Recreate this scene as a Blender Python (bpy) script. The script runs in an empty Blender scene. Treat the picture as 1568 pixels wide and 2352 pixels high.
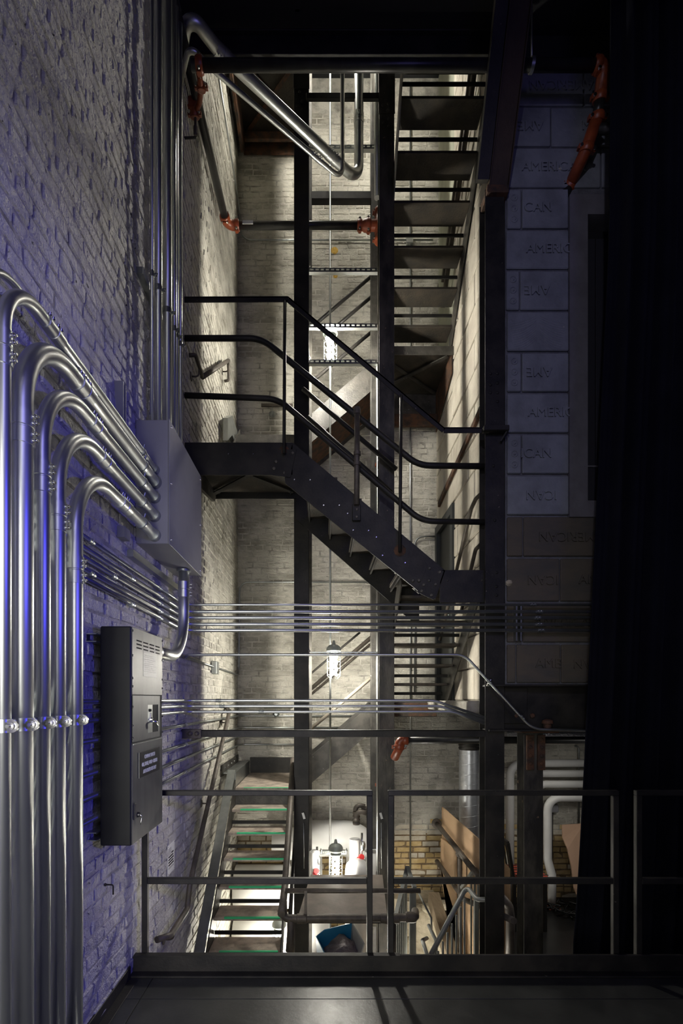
import bpy, math, random
from mathutils import Vector, Matrix, noise
random.seed(7)
R = math.radians
PI = math.pi
SC = bpy.context.scene
COL = SC.collection
# ------------------------------------------------------------ camera
F = 1150.0; VX = 740.0; VY = 1605.0; EYE = 1.62
cd = bpy.data.cameras.new('camera'); cam = bpy.data.objects.new('camera', cd); COL.objects.link(cam)
cam.location = (0, 0, EYE); cam.rotation_euler = (R(90), 0, 0)
cd.sensor_fit = 'HORIZONTAL'; cd.sensor_width = 24.0; cd.lens = F / 1568 * 24
cd.shift_x = (784 - VX) / 1568; cd.shift_y = (VY - 1176) / 1568
cd.clip_start = 0.05; cd.clip_end = 60
SC.camera = cam
# ------------------------------------------------------------ world, exposure, stage lights
w = bpy.data.worlds.new('world'); SC.world = w; w.use_nodes = True
w.node_tree.nodes['Background'].inputs[0].default_value = (0.5, 0.5, 0.8, 1)
w.node_tree.nodes['Background'].inputs[1].default_value = 0.006
vs = SC.view_settings
vs.view_transform = 'Standard'; vs.look = 'None'; vs.gamma = 1; vs.use_curve_mapping = False; vs.exposure = 0.0

def area(name, loc, target, size, power, color, sy=None, spread=180):
    l = bpy.data.lights.new(name, 'AREA'); l.energy = power; l.color = color; l.size = size
    if sy: l.shape = 'RECTANGLE'; l.size_y = sy
    l.spread = R(spread)
    o = bpy.data.objects.new(name, l); COL.objects.link(o); o.location = loc
    o.rotation_euler = (Vector(target) - Vector(loc)).to_track_quat('-Z', 'Y').to_euler()
    return o
def spot(name, loc, target, power, color, angle, r=0.05, blend=0.3):
    l = bpy.data.lights.new(name, 'SPOT'); l.energy = power; l.color = color; l.spot_size = R(angle)
    l.shadow_soft_size = r; l.spot_blend = blend
    o = bpy.data.objects.new(name, l); COL.objects.link(o); o.location = loc
    o.rotation_euler = (Vector(target) - Vector(loc)).to_track_quat('-Z', 'Y').to_euler()
    return o
BLUE = (0.07, 0.06, 1.0); VIO = (0.80, 0.78, 1.0)
spot('blue_stage_light', (2.9, 0.2, 1.9), (-1.1, 2.2, 1.7), 200, BLUE, 58, 0.06, 0.7)
spot('violet_stage_light', (-0.5, -1.5, 5.0), (2.3, 4.0, 3.9), 130, VIO, 52, 0.06, 0.5)
area('blue_fill_light', (1.6, -1.3, 4.4), (-1.1, 3.0, 3.6), 1.2, 18, (0.30, 0.26, 1.0))
area('white_work_light', (-0.66, -1.2, 1.3), (-0.9, 2.0, 1.0), 0.9, 26, (1, 0.98, 0.92), 2.6, 80)
area('front_fill_light', (0.3, -0.8, 3.4), (-0.4, 2.6, 1.9), 0.5, 4, (0.8, 0.82, 1.0))  # added fill from the camera side for pipes and floor, no actual lamp
LAMP_E = 760.0

# ------------------------------------------------------------ measuring helpers
def W(px, py, Y):
    return Vector(((px - VX) / F * Y, Y, EYE - (py - VY) / F * Y))
def WL(px, py, X):
    s = (px - VX) / X
    return Vector((X, F / s, EYE - (py - VY) / s))
# ------------------------------------------------------------ mesh builder
class MB:
    def __init__(s): s.v = []; s.f = []; s.sm = []
    def add(s, vs_, fs, smooth=False):
        b = len(s.v); s.v += [tuple(p) for p in vs_]
        for f in fs: s.f.append(tuple(i + b for i in f)); s.sm.append(smooth)
        return s
    def box(s, x0, x1, y0, y1, z0, z1):
        v = [(x, y, z) for x in (x0, x1) for y in (y0, y1) for z in (z0, z1)]
        return s.add(v, [(0, 1, 3, 2), (4, 6, 7, 5), (0, 4, 5, 1), (2, 3, 7, 6), (0, 2, 6, 4), (1, 5, 7, 3)])
    def bbox(s, x0, x1, y0, y1, z0, z1, b=0.004):
        """box with chamfered edges"""
        x0, x1 = sorted((x0, x1)); y0, y1 = sorted((y0, y1)); z0, z1 = sorted((z0, z1))
        b = min(b, (x1 - x0) * .45, (y1 - y0) * .45, (z1 - z0) * .45)
        lo = (x0, y0, z0); hi = (x1, y1, z1); v = []; idx = {}
        for sx in (0, 1):
            for sy in (0, 1):
                for sz in (0, 1):
                    c = [(lo, hi)[q][i] for i, q in enumerate((sx, sy, sz))]
                    dr = [1 if q == 0 else -1 for q in (sx, sy, sz)]
                    for ax in range(3):
                        p = [c[i] + (0 if i == ax else dr[i] * b) for i in range(3)]
                        idx[(sx, sy, sz, ax)] = len(v); v.append(p)
        f = []
        q = lambda a, b_, c, ax: idx[(a, b_, c, ax)]
        for s0 in (0, 1):
            f.append([q(s0, 0, 0, 0), q(s0, 1, 0, 0), q(s0, 1, 1, 0), q(s0, 0, 1, 0)][::(1 if s0 else -1)])
            f.append([q(0, s0, 0, 1), q(1, s0, 0, 1), q(1, s0, 1, 1), q(0, s0, 1, 1)][::(-1 if s0 else 1)])
            f.append([q(0, 0, s0, 2), q(1, 0, s0, 2), q(1, 1, s0, 2), q(0, 1, s0, 2)][::(1 if s0 else -1)])
        for a in (0, 1):
            for c in (0, 1):
                f.append([q(a, c, 0, 0), q(a, c, 1, 0), q(a, c, 1, 1), q(a, c, 0, 1)])
                f.append([q(a, 0, c, 0), q(a, 1, c, 0), q(a, 1, c, 2), q(a, 0, c, 2)])
                f.append([q(0, a, c, 1), q(1, a, c, 1), q(1, a, c, 2), q(0, a, c, 2)])
                for e in (0, 1): f.append([q(a, c, e, 0), q(a, c, e, 1), q(a, c, e, 2)])
        return s.add(v, f)
    def bar(s, p0, p1, w_, h, up=(0, 0, 1), off=(0, 0)):
        p0 = Vector(p0); p1 = Vector(p1); d = (p1 - p0).normalized(); u = Vector(up)
        sd = d.cross(u)
        if sd.length < 1e-4: sd = d.cross(Vector((1, 0, 0)))
        sd.normalize(); u = sd.cross(d).normalized()
        v = []
        for p in (p0, p1):
            for a, b in ((-.5, -.5), (.5, -.5), (.5, .5), (-.5, .5)):
                v.append(p + sd * (a * w_ + off[0]) + u * (b * h + off[1]))
        return s.add(v, [(0, 1, 2, 3), (7, 6, 5, 4), (0, 4, 5, 1), (1, 5, 6, 2), (2, 6, 7, 3), (3, 7, 4, 0)])
    def tube(s, pts, r, n=12, cap=True, rs=None, smooth=True, squash=None):
        pts = [Vector(p) for p in pts]; m = len(pts); v = []; f = []
        t = [(pts[min(i + 1, m - 1)] - pts[max(i - 1, 0)]).normalized() for i in range(m)]
        a = Vector((0, 0, 1)) if abs(t[0].z) < .9 else Vector((1, 0, 0))
        u = t[0].cross(a).normalized()
        for i in range(m):
            u = (u - t[i] * u.dot(t[i])).normalized(); b = t[i].cross(u)
            rr = rs[i] if rs else r
            for k in range(n):
                an = 2 * PI * k / n
                v.append(pts[i] + u * (math.cos(an) * rr) + b * (math.sin(an) * rr))
        for i in range(m - 1):
            for k in range(n):
                k2 = (k + 1) % n
                f.append((i * n + k, i * n + k2, (i + 1) * n + k2, (i + 1) * n + k))
        s.add(v, f, smooth)
        if cap:
            b0 = len(s.v) - len(v)
            s.f.append(tuple(b0 + k for k in range(n))[::-1]); s.sm.append(False)
            s.f.append(tuple(b0 + (m - 1) * n + k for k in range(n))); s.sm.append(False)
        return s
    def lathe(s, p, axis, prof, n=16, smooth=True):
        """prof: list of (t along axis, radius)"""
        p = Vector(p); ax = Vector(axis).normalized()
        a = Vector((0, 0, 1)) if abs(ax.z) < .9 else Vector((1, 0, 0))
        u = ax.cross(a).normalized(); b = ax.cross(u); v = []; f = []
        prof = list(prof); runs = [[prof[0]]]
        for i in range(1, len(prof)):
            runs[-1].append(prof[i])
            if i < len(prof) - 1:
                d0 = math.atan2(prof[i][1] - prof[i - 1][1], prof[i][0] - prof[i - 1][0]); d1 = math.atan2(prof[i + 1][1] - prof[i][1], prof[i + 1][0] - prof[i][0])
                if abs((d1 - d0 + PI) % (2 * PI) - PI) > .62: runs.append([prof[i]])
        def ring(t_, rr):
            b0 = len(v)
            for k in range(n):
                an = 2 * PI * k / n
                v.append(p + ax * t_ + u * math.cos(an) * rr + b * math.sin(an) * rr)
            return b0
        for rn in runs:
            rs_ = [ring(*q) for q in rn]
            for i in range(len(rn) - 1):
                for k in range(n):
                    k2 = (k + 1) % n
                    f.append((rs_[i] + k, rs_[i] + k2, rs_[i + 1] + k2, rs_[i + 1] + k))
        c0 = ring(*prof[0]); c1_ = ring(*prof[-1])
        f.append(tuple(range(c0, c0 + n))[::-1]); f.append(tuple(range(c1_, c1_ + n)))
        return s.add(v, f, smooth)
    def sph(s, p, r, n=10, sz=1.0):
        pr = [(-math.cos(PI * i / 6) * r * sz, max(math.sin(PI * i / 6) * r, 1e-4)) for i in range(7)]
        return s.lathe(p, (0, 0, 1), pr, n)
    def prism(s, poly, d):
        """poly: 3D points, d: extrusion vector"""
        d = Vector(d); n = len(poly); v = [Vector(p) for p in poly] + [Vector(p) + d for p in poly]
        f = [tuple(range(n)), tuple(range(2 * n - 1, n - 1, -1))]
        for i in range(n): j = (i + 1) % n; f.append((i, i + n, j + n, j))
        return s.add(v, f)
    def mesh(s, name):
        m = bpy.data.meshes.new(name); m.from_pydata(s.v, [], s.f)
        m.polygons.foreach_set('use_smooth', s.sm); m.update()
        import bmesh
        bm = bmesh.new(); bm.from_mesh(m); bmesh.ops.recalc_face_normals(bm, faces=bm.faces); bm.to_mesh(m); bm.free()
        return m

def obj(name, mb, mat, parent=None, label=None):
    m = mb if isinstance(mb, bpy.types.Mesh) else mb.mesh(name)
    o = bpy.data.objects.new(name, m); COL.objects.link(o)
    if mat and not m.materials: m.materials.append(mat)
    if parent:
        o.parent = parent; o.location = -LOC.get(parent.name, Vector((0, 0, 0)))
    LOC[o.name] = Vector((0, 0, 0))
    if label: o['label'] = label
    return o
def inst(name, me, loc, parent, rot=None, label=None):
    """one more object on a shared mesh, placed at a world point"""
    o = bpy.data.objects.new(name, me); COL.objects.link(o); o.parent = parent
    o.location = Vector(loc) - LOC.get(parent.name, Vector((0, 0, 0))); LOC[o.name] = Vector(loc)
    if rot is not None: o.rotation_euler = rot
    if label: o['label'] = label
    return o
LOC = {}
def thing(name, label, cat, loc=(0, 0, 0), group=None, kind=None):
    o = bpy.data.objects.new(name, None); COL.objects.link(o); o.empty_display_size = .1
    o.location = loc; LOC[o.name] = Vector(loc)
    o['label'] = label; o['category'] = cat
    if group: o['group'] = group
    if kind: o['kind'] = kind
    return o
def tag(o, label, cat, group=None):
    o['label'] = label; o['category'] = cat
    if group: o['group'] = group
    return o
def struct(name, mb, mat, parent=None):
    o = obj(name, mb, mat, parent); o['kind'] = 'structure'
    return o
def bend(pts, rad, seg=8):
    """polyline with rounded corners"""
    pts = [Vector(p) for p in pts]
    if not isinstance(rad, (list, tuple)): rad = [rad] * (len(pts) - 2)
    out = [pts[0]]
    for i in range(1, len(pts) - 1):
        a = (pts[i - 1] - pts[i]); b = (pts[i + 1] - pts[i]); la, lb = a.length, b.length; a.normalize(); b.normalize()
        ang = a.angle(b); r_ = rad[i - 1]
        if abs(ang - PI) < 1e-3 or r_ <= 0: out.append(pts[i]); continue
        d = min(r_ / math.tan(ang / 2), la * .48 if i > 1 else la * .98, lb * .48 if i < len(pts) - 2 else lb * .98)
        rr = d * math.tan(ang / 2)
        c = pts[i] + (a + b).normalized() * (rr / math.sin(ang / 2))
        p0 = pts[i] + a * d; p1 = pts[i] + b * d
        u = p0 - c; v_ = p1 - c; tot = u.angle(v_)
        for k in range(seg + 1):
            t_ = k / seg
            out.append(c + (u * math.sin((1 - t_) * tot) + v_ * math.sin(t_ * tot)) / math.sin(tot))
    out.append(pts[-1])
    return out

# ------------------------------------------------------------ materials
def mat(name, col, rough=.6, metal=0.0, var=None, vscale=6.0, bump=0.0, bscale=30.0, bump2=0.0, b2scale=200.0, rvar=0.0,
        emit=None, estr=0, stretch=(1, 1, 1), vlo=.4, vhi=.65, spec=None, speck=None, speck_t=.72, speck_scale=60):
    m = bpy.data.materials.new(name); m.use_nodes = True; nt = m.node_tree; N = nt.nodes; L = nt.links
    b = N['Principled BSDF']; b.inputs['Roughness'].default_value = rough; b.inputs['Metallic'].default_value = metal
    b.inputs['Base Color'].default_value = (*col, 1)
    if spec is not None: b.inputs['Specular IOR Level'].default_value = spec
    geo = N.new('ShaderNodeNewGeometry'); mp = N.new('ShaderNodeMapping'); L.new(geo.outputs['Position'], mp.inputs[0])
    mp.inputs['Scale'].default_value = stretch
    def nz(scale, detail=5, rgh=.6):
        n = N.new('ShaderNodeTexNoise'); n.inputs['Scale'].default_value = scale; n.inputs['Detail'].default_value = detail
        n.inputs['Roughness'].default_value = rgh
        L.new(mp.outputs[0], n.inputs['Vector']); return n
    cur = None
    if var:
        n = nz(vscale); cr = N.new('ShaderNodeValToRGB'); cr.color_ramp.elements[0].position = vlo; cr.color_ramp.elements[1].position = vhi
        cr.color_ramp.elements[0].color = (*col, 1); cr.color_ramp.elements[1].color = (*var, 1)
        L.new(n.outputs[0], cr.inputs[0]); cur = cr.outputs[0]
    if speck:
        n = nz(speck_scale, 3, .5); cr = N.new('ShaderNodeValToRGB'); cr.color_ramp.elements[0].position = speck_t; cr.color_ramp.elements[1].position = speck_t + .03
        cr.color_ramp.elements[0].color = (0, 0, 0, 1); cr.color_ramp.elements[1].color = (1, 1, 1, 1)
        L.new(n.outputs[0], cr.inputs[0])
        mx = N.new('ShaderNodeMix'); mx.data_type = 'RGBA'; L.new(cr.outputs[0], mx.inputs[0])
        if cur: L.new(cur, mx.inputs[6])
        else: mx.inputs[6].default_value = (*col, 1)
        mx.inputs[7].default_value = (*speck, 1); cur = mx.outputs[2]
    if cur: L.new(cur, b.inputs['Base Color'])
    if rvar:
        n = nz(vscale * 1.7); mr = N.new('ShaderNodeMapRange'); mr.inputs['To Min'].default_value = max(rough - rvar, .05); mr.inputs['To Max'].default_value = rough + rvar
        L.new(n.outputs[0], mr.inputs['Value']); L.new(mr.outputs[0], b.inputs['Roughness'])
    last = None
    for st, sc in ((bump, bscale), (bump2, b2scale)):
        if st:
            n = nz(sc, 4); bp = N.new('ShaderNodeBump'); bp.inputs['Distance'].default_value = st; bp.inputs['Strength'].default_value = 1
            L.new(n.outputs[0], bp.inputs['Height'])
            if last: L.new(last.outputs[0], bp.inputs['Normal'])
            last = bp
    if last: L.new(last.outputs[0], b.inputs['Normal'])
    if emit:
        b.inputs['Emission Color'].default_value = (*emit, 1); b.inputs['Emission Strength'].default_value = estr
    return m
M = {}
M['paint'] = mat('painted_brick', (.56, .54, .47), .6, var=(.27, .255, .21), vscale=3.0, vlo=.42, vhi=.68, bump=.022, bscale=20, bump2=.006, b2scale=90, rvar=.1, speck=(.17, .15, .12), speck_t=.69, speck_scale=30, stretch=(.8, 1, 1.5))
M['paintL'] = mat('painted_brick_near', (.58, .565, .53), .66, var=(.38, .365, .35), vscale=4, vlo=.45, vhi=.72, bump=.035, bscale=17, bump2=.010, b2scale=75, speck=(.06, .06, .07), speck_t=.70, speck_scale=32)
M['mortar'] = mat('painted_mortar', (.52, .50, .44), .8, var=(.22, .21, .18), vscale=7, vlo=.45, vhi=.7, bump=.012, bscale=40)
M['ybrick'] = mat('bare_yellow_brick', (.52, .37, .16), .85, var=(.66, .52, .28), vscale=9, bump=.006, bscale=60)
M['wbrick'] = mat('whitewashed_brick', (.66, .62, .52), .8, var=(.5, .44, .33), vscale=9, bump=.006, bscale=60)
M['ymortar'] = mat('brown_mortar', (.16, .11, .06), .95, var=(.3, .22, .13), vscale=10, bump=.01, bscale=50)
M['steel'] = mat('black_painted_steel', (.016, .0155, .015), .52, .1, var=(.034, .031, .027), vscale=5, spec=.3, bump=.0012, bscale=60, rvar=.08, speck=(.16, .14, .12), speck_t=.74, speck_scale=45)
M['steelb'] = mat('worn_column_steel', (.04, .038, .035), .5, .3, var=(.12, .11, .09), vscale=7, bump=.0015, bscale=70, rvar=.12, speck=(.3, .22, .14), speck_t=.72, speck_scale=40, stretch=(1, 1, .4))
M['grimy'] = mat('grimy_stringer_steel', (.034, .032, .028), .5, .15, var=(.075, .07, .06), vscale=8, bump=.002, bscale=50, speck=(.5, .48, .42), speck_t=.72, speck_scale=50)
M['rust'] = mat('rusty_steel', (.11, .05, .025), .8, .1, var=(.03, .025, .02), vscale=12, bump=.004, bscale=50)
M['brown'] = mat('brown_painted_brace', (.055, .036, .022), .6, .1, spec=.3, var=(.035, .024, .016), vscale=5, bump=.002, bscale=30)
M['tread'] = mat('worn_tread_steel', (.52, .44, .36), .6, .1, var=(.27, .23, .19), vscale=9, bump=.003, bscale=140)
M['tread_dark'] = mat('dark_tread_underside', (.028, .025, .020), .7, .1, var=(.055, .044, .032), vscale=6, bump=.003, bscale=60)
M['green'] = mat('green_glow_strip', (.04, .62, .26), .5)
M['galv'] = mat('galvanised_steel', (.66, .68, .66), .37, .95, var=(.56, .58, .57), vscale=9, stretch=(1, 1, .2))
M['galvd'] = mat('dull_galvanised_steel', (.42, .44, .43), .36, .9, var=(.34, .36, .35), vscale=10)
M['bolt'] = mat('zinc_bolts', (.7, .7, .66), .25, 1.0)
M['encl'] = mat('grey_enclosure_paint', (.23, .23, .245), .45, 0, var=(.20, .20, .215), vscale=3, rvar=.05)
M['cab'] = mat('black_powder_coat', (.009, .0095, .0095), .45, 0, spec=.25, var=(.014, .0145, .014), vscale=4, rvar=.06)
M['cabdoor'] = mat('brushed_dark_door', (.065, .067, .060), .50, .2, var=(.08, .082, .074), vscale=5, rvar=.06, stretch=(1, 4, 1))
M['dark'] = mat('black_void', (.006, .006, .007), .8)
M['slot'] = mat('slot_black', (.004, .004, .004), .9)
M['plate'] = mat('engraved_black_plate', (.02, .02, .022), .35)
M['white'] = mat('white_print', (.75, .76, .78), .6)
M['sign'] = mat('white_sign', (.80, .80, .74), .4)
M['orange'] = mat('orange_fitting_enamel', (.30, .065, .022), .38, 0, var=(.20, .042, .016), vscale=20, bump=.001, bscale=90)
M['blackpipe'] = mat('black_sprinkler_pipe', (.022, .022, .021), .34, .3, var=(.04, .04, .038), vscale=8, rvar=.08)
M['floor'] = mat('black_floor_paint', (.026, .027, .026), .34, 0, var=(.045, .046, .043), vscale=3, rvar=.14, bump=.0012, bscale=22, speck=(.14, .13, .12), speck_t=.77, speck_scale=60)
M['curtain'] = mat('black_velour', (.004, .0045, .008), .95, 0, spec=.1, var=(.006, .0065, .011), vscale=4)
M['tileg'] = mat('grey_painted_clay_tile', (.22, .235, .255), .7, 0, var=(.15, .16, .175), vscale=4, bump=.004, bscale=30, speck=(.5, .48, .42), speck_t=.76, speck_scale=20)
M['tileb'] = mat('bare_clay_tile', (.105, .088, .066), .85, 0, var=(.075, .070, .060), vscale=5, bump=.004, bscale=60, stretch=(.6, .6, 1.4))
M['tmortar'] = mat('grey_tile_mortar', (.15, .155, .17), .9, 0, var=(.10, .10, .11), vscale=9, bump=.008, bscale=50)
M['tilew'] = mat('cream_shaft_tile', (.60, .56, .47), .7, 0, var=(.44, .40, .33), vscale=3, bump=.006, bscale=22)
M['tilejoint'] = mat('dark_shaft_joint', (.20, .18, .15), .9, 0, bump=.006, bscale=40)
M['concrete'] = mat('concrete', (.33, .31, .27), .9, 0, var=(.2, .19, .16), vscale=9, bump=.008, bscale=40)
M['stone'] = mat('rubble_stone', (.52, .46, .34), .9, 0, var=(.36, .31, .22), vscale=7, bump=.02, bscale=18)
M['timber'] = mat('old_timber', (.30, .23, .15), .85, 0, var=(.2, .15, .09), vscale=5, bump=.006, bscale=20, stretch=(1, .2, 1))
M['ply'] = mat('plywood', (.55, .37, .22), .6, 0, var=(.47, .31, .18), vscale=3, stretch=(1, .4, 2.5))
M['sheet'] = mat('worn_brown_sheet', (.235, .195, .165), .5, 0, var=(.16, .135, .115), vscale=5, rvar=.1, bump=.001, bscale=30)
M['duct'] = mat('spiral_duct_zinc', (.6, .62, .64), .38, .9, var=(.5, .52, .54), vscale=20)
M['whitepipe'] = mat('white_pipe_jacket', (.72, .72, .70), .4, 0, var=(.66, .66, .64), vscale=4)
M['foil'] = mat('foil_wrap', (.55, .55, .6), .3, .9, bump=.02, bscale=40)
M['greyrail'] = mat('grey_painted_rail', (.22, .23, .215), .4, .2, var=(.17, .18, .17), vscale=6)
M['redcush'] = mat('red_cushion', (.38, .06, .03), .8)
M['blackwood'] = mat('black_chair_wood', (.012, .011, .01), .4)
M['cardboard'] = mat('brown_cardboard', (.42, .27, .18), .75, 0, var=(.36, .23, .15), vscale=3)
M['blue'] = mat('blue_bin_plastic', (.02, .20, .42), .4)
M['bag'] = mat('grey_plastic_bag', (.22, .19, .21), .3, 0, var=(.13, .11, .12), vscale=12, bump=.02, bscale=25)
M['iron'] = mat('old_iron_pipe', (.075, .065, .055), .55, .3, var=(.13, .11, .09), vscale=12, bump=.002, bscale=60)
M['red'] = mat('red_valve', (.55, .03, .03), .4)
M['cable'] = mat('black_cable', (.015, .015, .015), .5)
M['frame'] = mat('purple_grey_window_board', (.16, .155, .17), .7, 0, var=(.12, .115, .125), vscale=5, bump=.002, bscale=30)
M['doorfr'] = mat('dark_grey_door_frame', (.03, .034, .036), .5)
M['ceil'] = mat('black_ceiling', (.008, .008, .010), .8)
M['lampglow'] = mat('lamp_tube_glow', (1, 1, 1), .5, emit=(1.0, .95, .84), estr=LAMP_E)
M['lampbody'] = mat('grey_lamp_casting', (.25, .27, .25), .5, .3)
M['ochre'] = mat('ochre_patch', (.6, .38, .08), .9, 0, bump=.02, bscale=50)

# ============================================================ THE SETTING
XL = -1.12; XR = 1.52; YB = 6.6; YF = 4.02
def inframe(p):
    if p.y < .3: return False
    x = VX + p.x / p.y * F; y = VY - (p.z - EYE) / p.y * F
    return -20 < x < 1588 and -20 < y < 2372
def brick_shape(mb, c, u, n, L, H, D, rnd, sm=False):
    """a chamfered, slightly uneven brick face proud of the joint by D"""
    z = Vector((0, 0, 1)); v = []; f = []
    us = [-.5, -.5 + .03, 0, .5 - .03, .5]; zs = [-.5, -.5 + .10, .5 - .10, .5]
    tl = [rnd.uniform(-.0028, .0028) for _ in range(4)]; t0 = rnd.uniform(-.0035, .003)
    for i, a in enumerate(us):
        for j, b in enumerate(zs):
            edge = i in (0, 4) or j in (0, 3)
            d = -.004 if edge else D + t0 + tl[0] * a * 2 + tl[1] * b * 2 + rnd.uniform(-.0012, .0012)
            v.append(c + u * (a * L + (0 if edge else rnd.uniform(-.005, .005))) + z * (b * H + (0 if edge else rnd.uniform(-.004, .004))) + n * d)
    for i in range(4):
        for j in range(3):
            f.append((i * 4 + j, i * 4 + j + 1, (i + 1) * 4 + j + 1, (i + 1) * 4 + j))
    mb.add(v, f, sm)
def brickwall(root, org, u, n, u0, u1, z0, z1, pick, skip=None, L=.203, H=.064, J=.011, D=.007, keep=300, seed=1):
    rnd = random.Random(seed); org = Vector(org); u = Vector(u); n = Vector(n)
    rows = []; zi = 0; z = z0
    while z < z1:
        hdr = zi % 6 == 3
        l = .098 if hdr else L
        x = u0 - (zi % 2) * (l + J) / 2 - rnd.uniform(0, .05)
        while x < u1:
            l = (.098 if hdr else L) + rnd.choice((-.012, -.006, 0, 0, .006, .012))
            a = max(x, u0); b = min(x + l, u1)
            if b - a > .035:
                c = org + u * ((a + b) / 2) + Vector((0, 0, z + H / 2 + rnd.uniform(-.003, .003)))
                if not (skip and skip((a + b) / 2, z + H / 2)): rows.append((c, b - a, abs(b - a - l) < 1e-4, hdr))
            x += l + J
        z += H + J; zi += 1
    def score(r):
        c, ln = r[0], r[1]
        if not inframe(c): return 0
        p = c - Vector((0, 0, EYE)); d = p.length
        return ln * abs(n.dot(p)) / d ** 3
    order = sorted(range(len(rows)), key=lambda i: -score(rows[i]))
    single = [i for i in order if rows[i][2]][:keep]; ss = set(single)
    var = {}
    for i in single:
        c, ln, _, hdr = rows[i]; mk = pick(c, rnd); key = (mk, round(ln, 3), rnd.randrange(4))
        if key not in var:
            mb = MB(); brick_shape(mb, Vector((0, 0, 0)), u, n, ln, H, D, rnd); me = mb.mesh('brick'); me.materials.append(M[mk]); var[key] = me
        inst('brick', var[key], c, root)
    rest = {}
    for i, (c, ln, _, hdr) in enumerate(rows):
        if i in ss: continue
        mk = pick(c, rnd); brick_shape(rest.setdefault(mk, MB()), c, u, n, ln, H, D, rnd)
    for mk, mb in rest.items():
        o = obj('brickwork', mb, M[mk], root); o['kind'] = 'stuff'
# left wall: backing plane of mortar and its bricks
wl = struct('wall_left', MB().box(XL - .3, XL, -1.6, YB + .3, -3.2, 9.8), M['mortar'])
brickwall(wl, (XL, 0, 0), (0, 1, 0), (1, 0, 0), 1.5, YB, -1.7, 9.5, lambda c, r: 'paintL' if c.y < 4.3 else 'paint', seed=3)
# back wall: painted above, bare yellow brick towards the basement
def pick_back(c, r):
    lim = -.02 + .12 * noise.noise(Vector((c.x * 1.5, 0, c.z * .7)))
    if c.x < .75: lim = -.15
    if c.z > lim + .02: return 'paint'
    return 'wbrick' if r.random() < (.75 if c.z > -.28 else .12) else 'ybrick'
wb = struct('wall_back', MB().box(XL - .3, 4.2, YB, YB + .3, -.15, 9.8), M['mortar'])
struct('foundation_face', MB().box(XL - .3, 4.2, YB, YB + .3, -3.2, -.15), M['ymortar'], wb)
brickwall(wb, (0, YB, 0), (1, 0, 0), (0, -1, 0), XL, 3.7, -1.6, 9.3, pick_back, skip=lambda u, z: u > 1.56 and z > 1.7, D=.005, seed=5)
# right wall of the shaft: cream painted clay tile with a doorway on the back landing
wr = struct('wall_right', MB().box(XR, XR + .25, 4.14, 5.72, 1.60, 9.8).box(XR, XR + .25, 5.72, YB, 3.86, 5.62), M['tilejoint'])
struct('plaster_panel', MB().box(XR + .01, XR + .25, 5.72, YB, 5.62, 9.8), mat('pale_green_plaster', (.42, .43, .34), .8, var=(.36, .37, .29)), wr)
zi = 0; z = 1.60; rr = random.Random(11)
while z < 9.5:
    y = 4.14 - (zi % 2) * .2
    while y < YB:
        a, b = max(y + .006, 4.146), min(y + .40, YB - .002)
        ok = b - a > .05
        if ok and b > 5.72 and (z < 3.86 or z > 5.6): b = min(b, 5.715); ok = b - a > .05
        if ok:
            p = rr.uniform(0, .008)
            obj('tile', MB().bbox(XR - .012 - p, XR + .01, a, b, z + .008 + rr.uniform(0, .006), z + .318, .007), M['tilew'], wr)
        y += .412
    z += .326; zi += 1
# block wall beside the shaft: clay tiles with pressed letters
FY = 4.0
wf = struct('wall_block', MB().box(1.462, 1.96, FY + .004, FY + .14, 1.73, 6.68).box(1.96, 3.4, FY + .004, FY + .28, 1.73, 3.06).box(1.96, 3.4, FY + .004, FY + .28, 5.64, 6.68).box(1.475, 1.525, FY + .12, 4.14, 1.60, 6.68), M['tmortar'])
def text_mesh(body, size, depth=.004):
    cu = bpy.data.curves.new('lettering', 'FONT'); cu.body = body; cu.size = size; cu.extrude = depth; cu.align_x = 'CENTER'; cu.align_y = 'CENTER'
    o = bpy.data.objects.new('lettering', cu); COL.objects.link(o)
    bpy.context.view_layer.update()
    me = bpy.data.meshes.new_from_object(o.evaluated_get(bpy.context.evaluated_depsgraph_get()))
    bpy.data.objects.remove(o); return me
EDGES = [155, 249, 342, 436, 530, 623, 717, 811, 904, 998, 1092, 1186, 1281, 1384, 1478, 1571]
ROWS = [  # (tile boundaries in pixels along the row, [(tile index, text, upside down, centre px)], end grain strip)
    ([1163, 1420], [(0, 'AMERICAN', 1, 1285)]), ([1172, 1263, 1420], [(0, 'AME', 1, 1215), (1, 'MERIC', 0, 1375)]),
    ([1160, 1378, 1420], [(0, 'AMERICAN', 0, 1270)]), ([1162, 1196, 1304], [(1, 'CAN', 0, 1232)]), ([1160, 1305], [(0, 'AMERIC', 0, 1258)]),
    ([1160, 1192, 1305], [(1, 'AME', 1, 1230)]), ([1162, 1305], []), ([1162, 1196, 1305], [(1, 'AME', 1, 1235)]), ([1162, 1305], [(0, 'AMERIC', 0, 1262)]),
    ([1162, 1196, 1305], [(1, 'ICAN', 0, 1228)]), ([1162, 1305], [(0, 'ICAN', 1, 1240)]), ([1162, 1200, 1400], [(1, 'AMERICAN', 1, 1308)]),
    ([1162, 1284, 1400], [(0, 'ICAN', 1, 1244), (1, 'AME', 0, 1355)]), ([1162, 1198, 1400], [(1, 'AMERICAN', 0, 1300)]), ([1162, 1184, 1286, 1400], [(1, 'AME', 0, 1256), (2, 'CAN', 1, 1345)])]
pxX = lambda p: (p - VX) / F * FY
pyZ = lambda p: EYE - (p - VY) / F * FY
tm = {}
M['letter'] = M['tileg']
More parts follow.
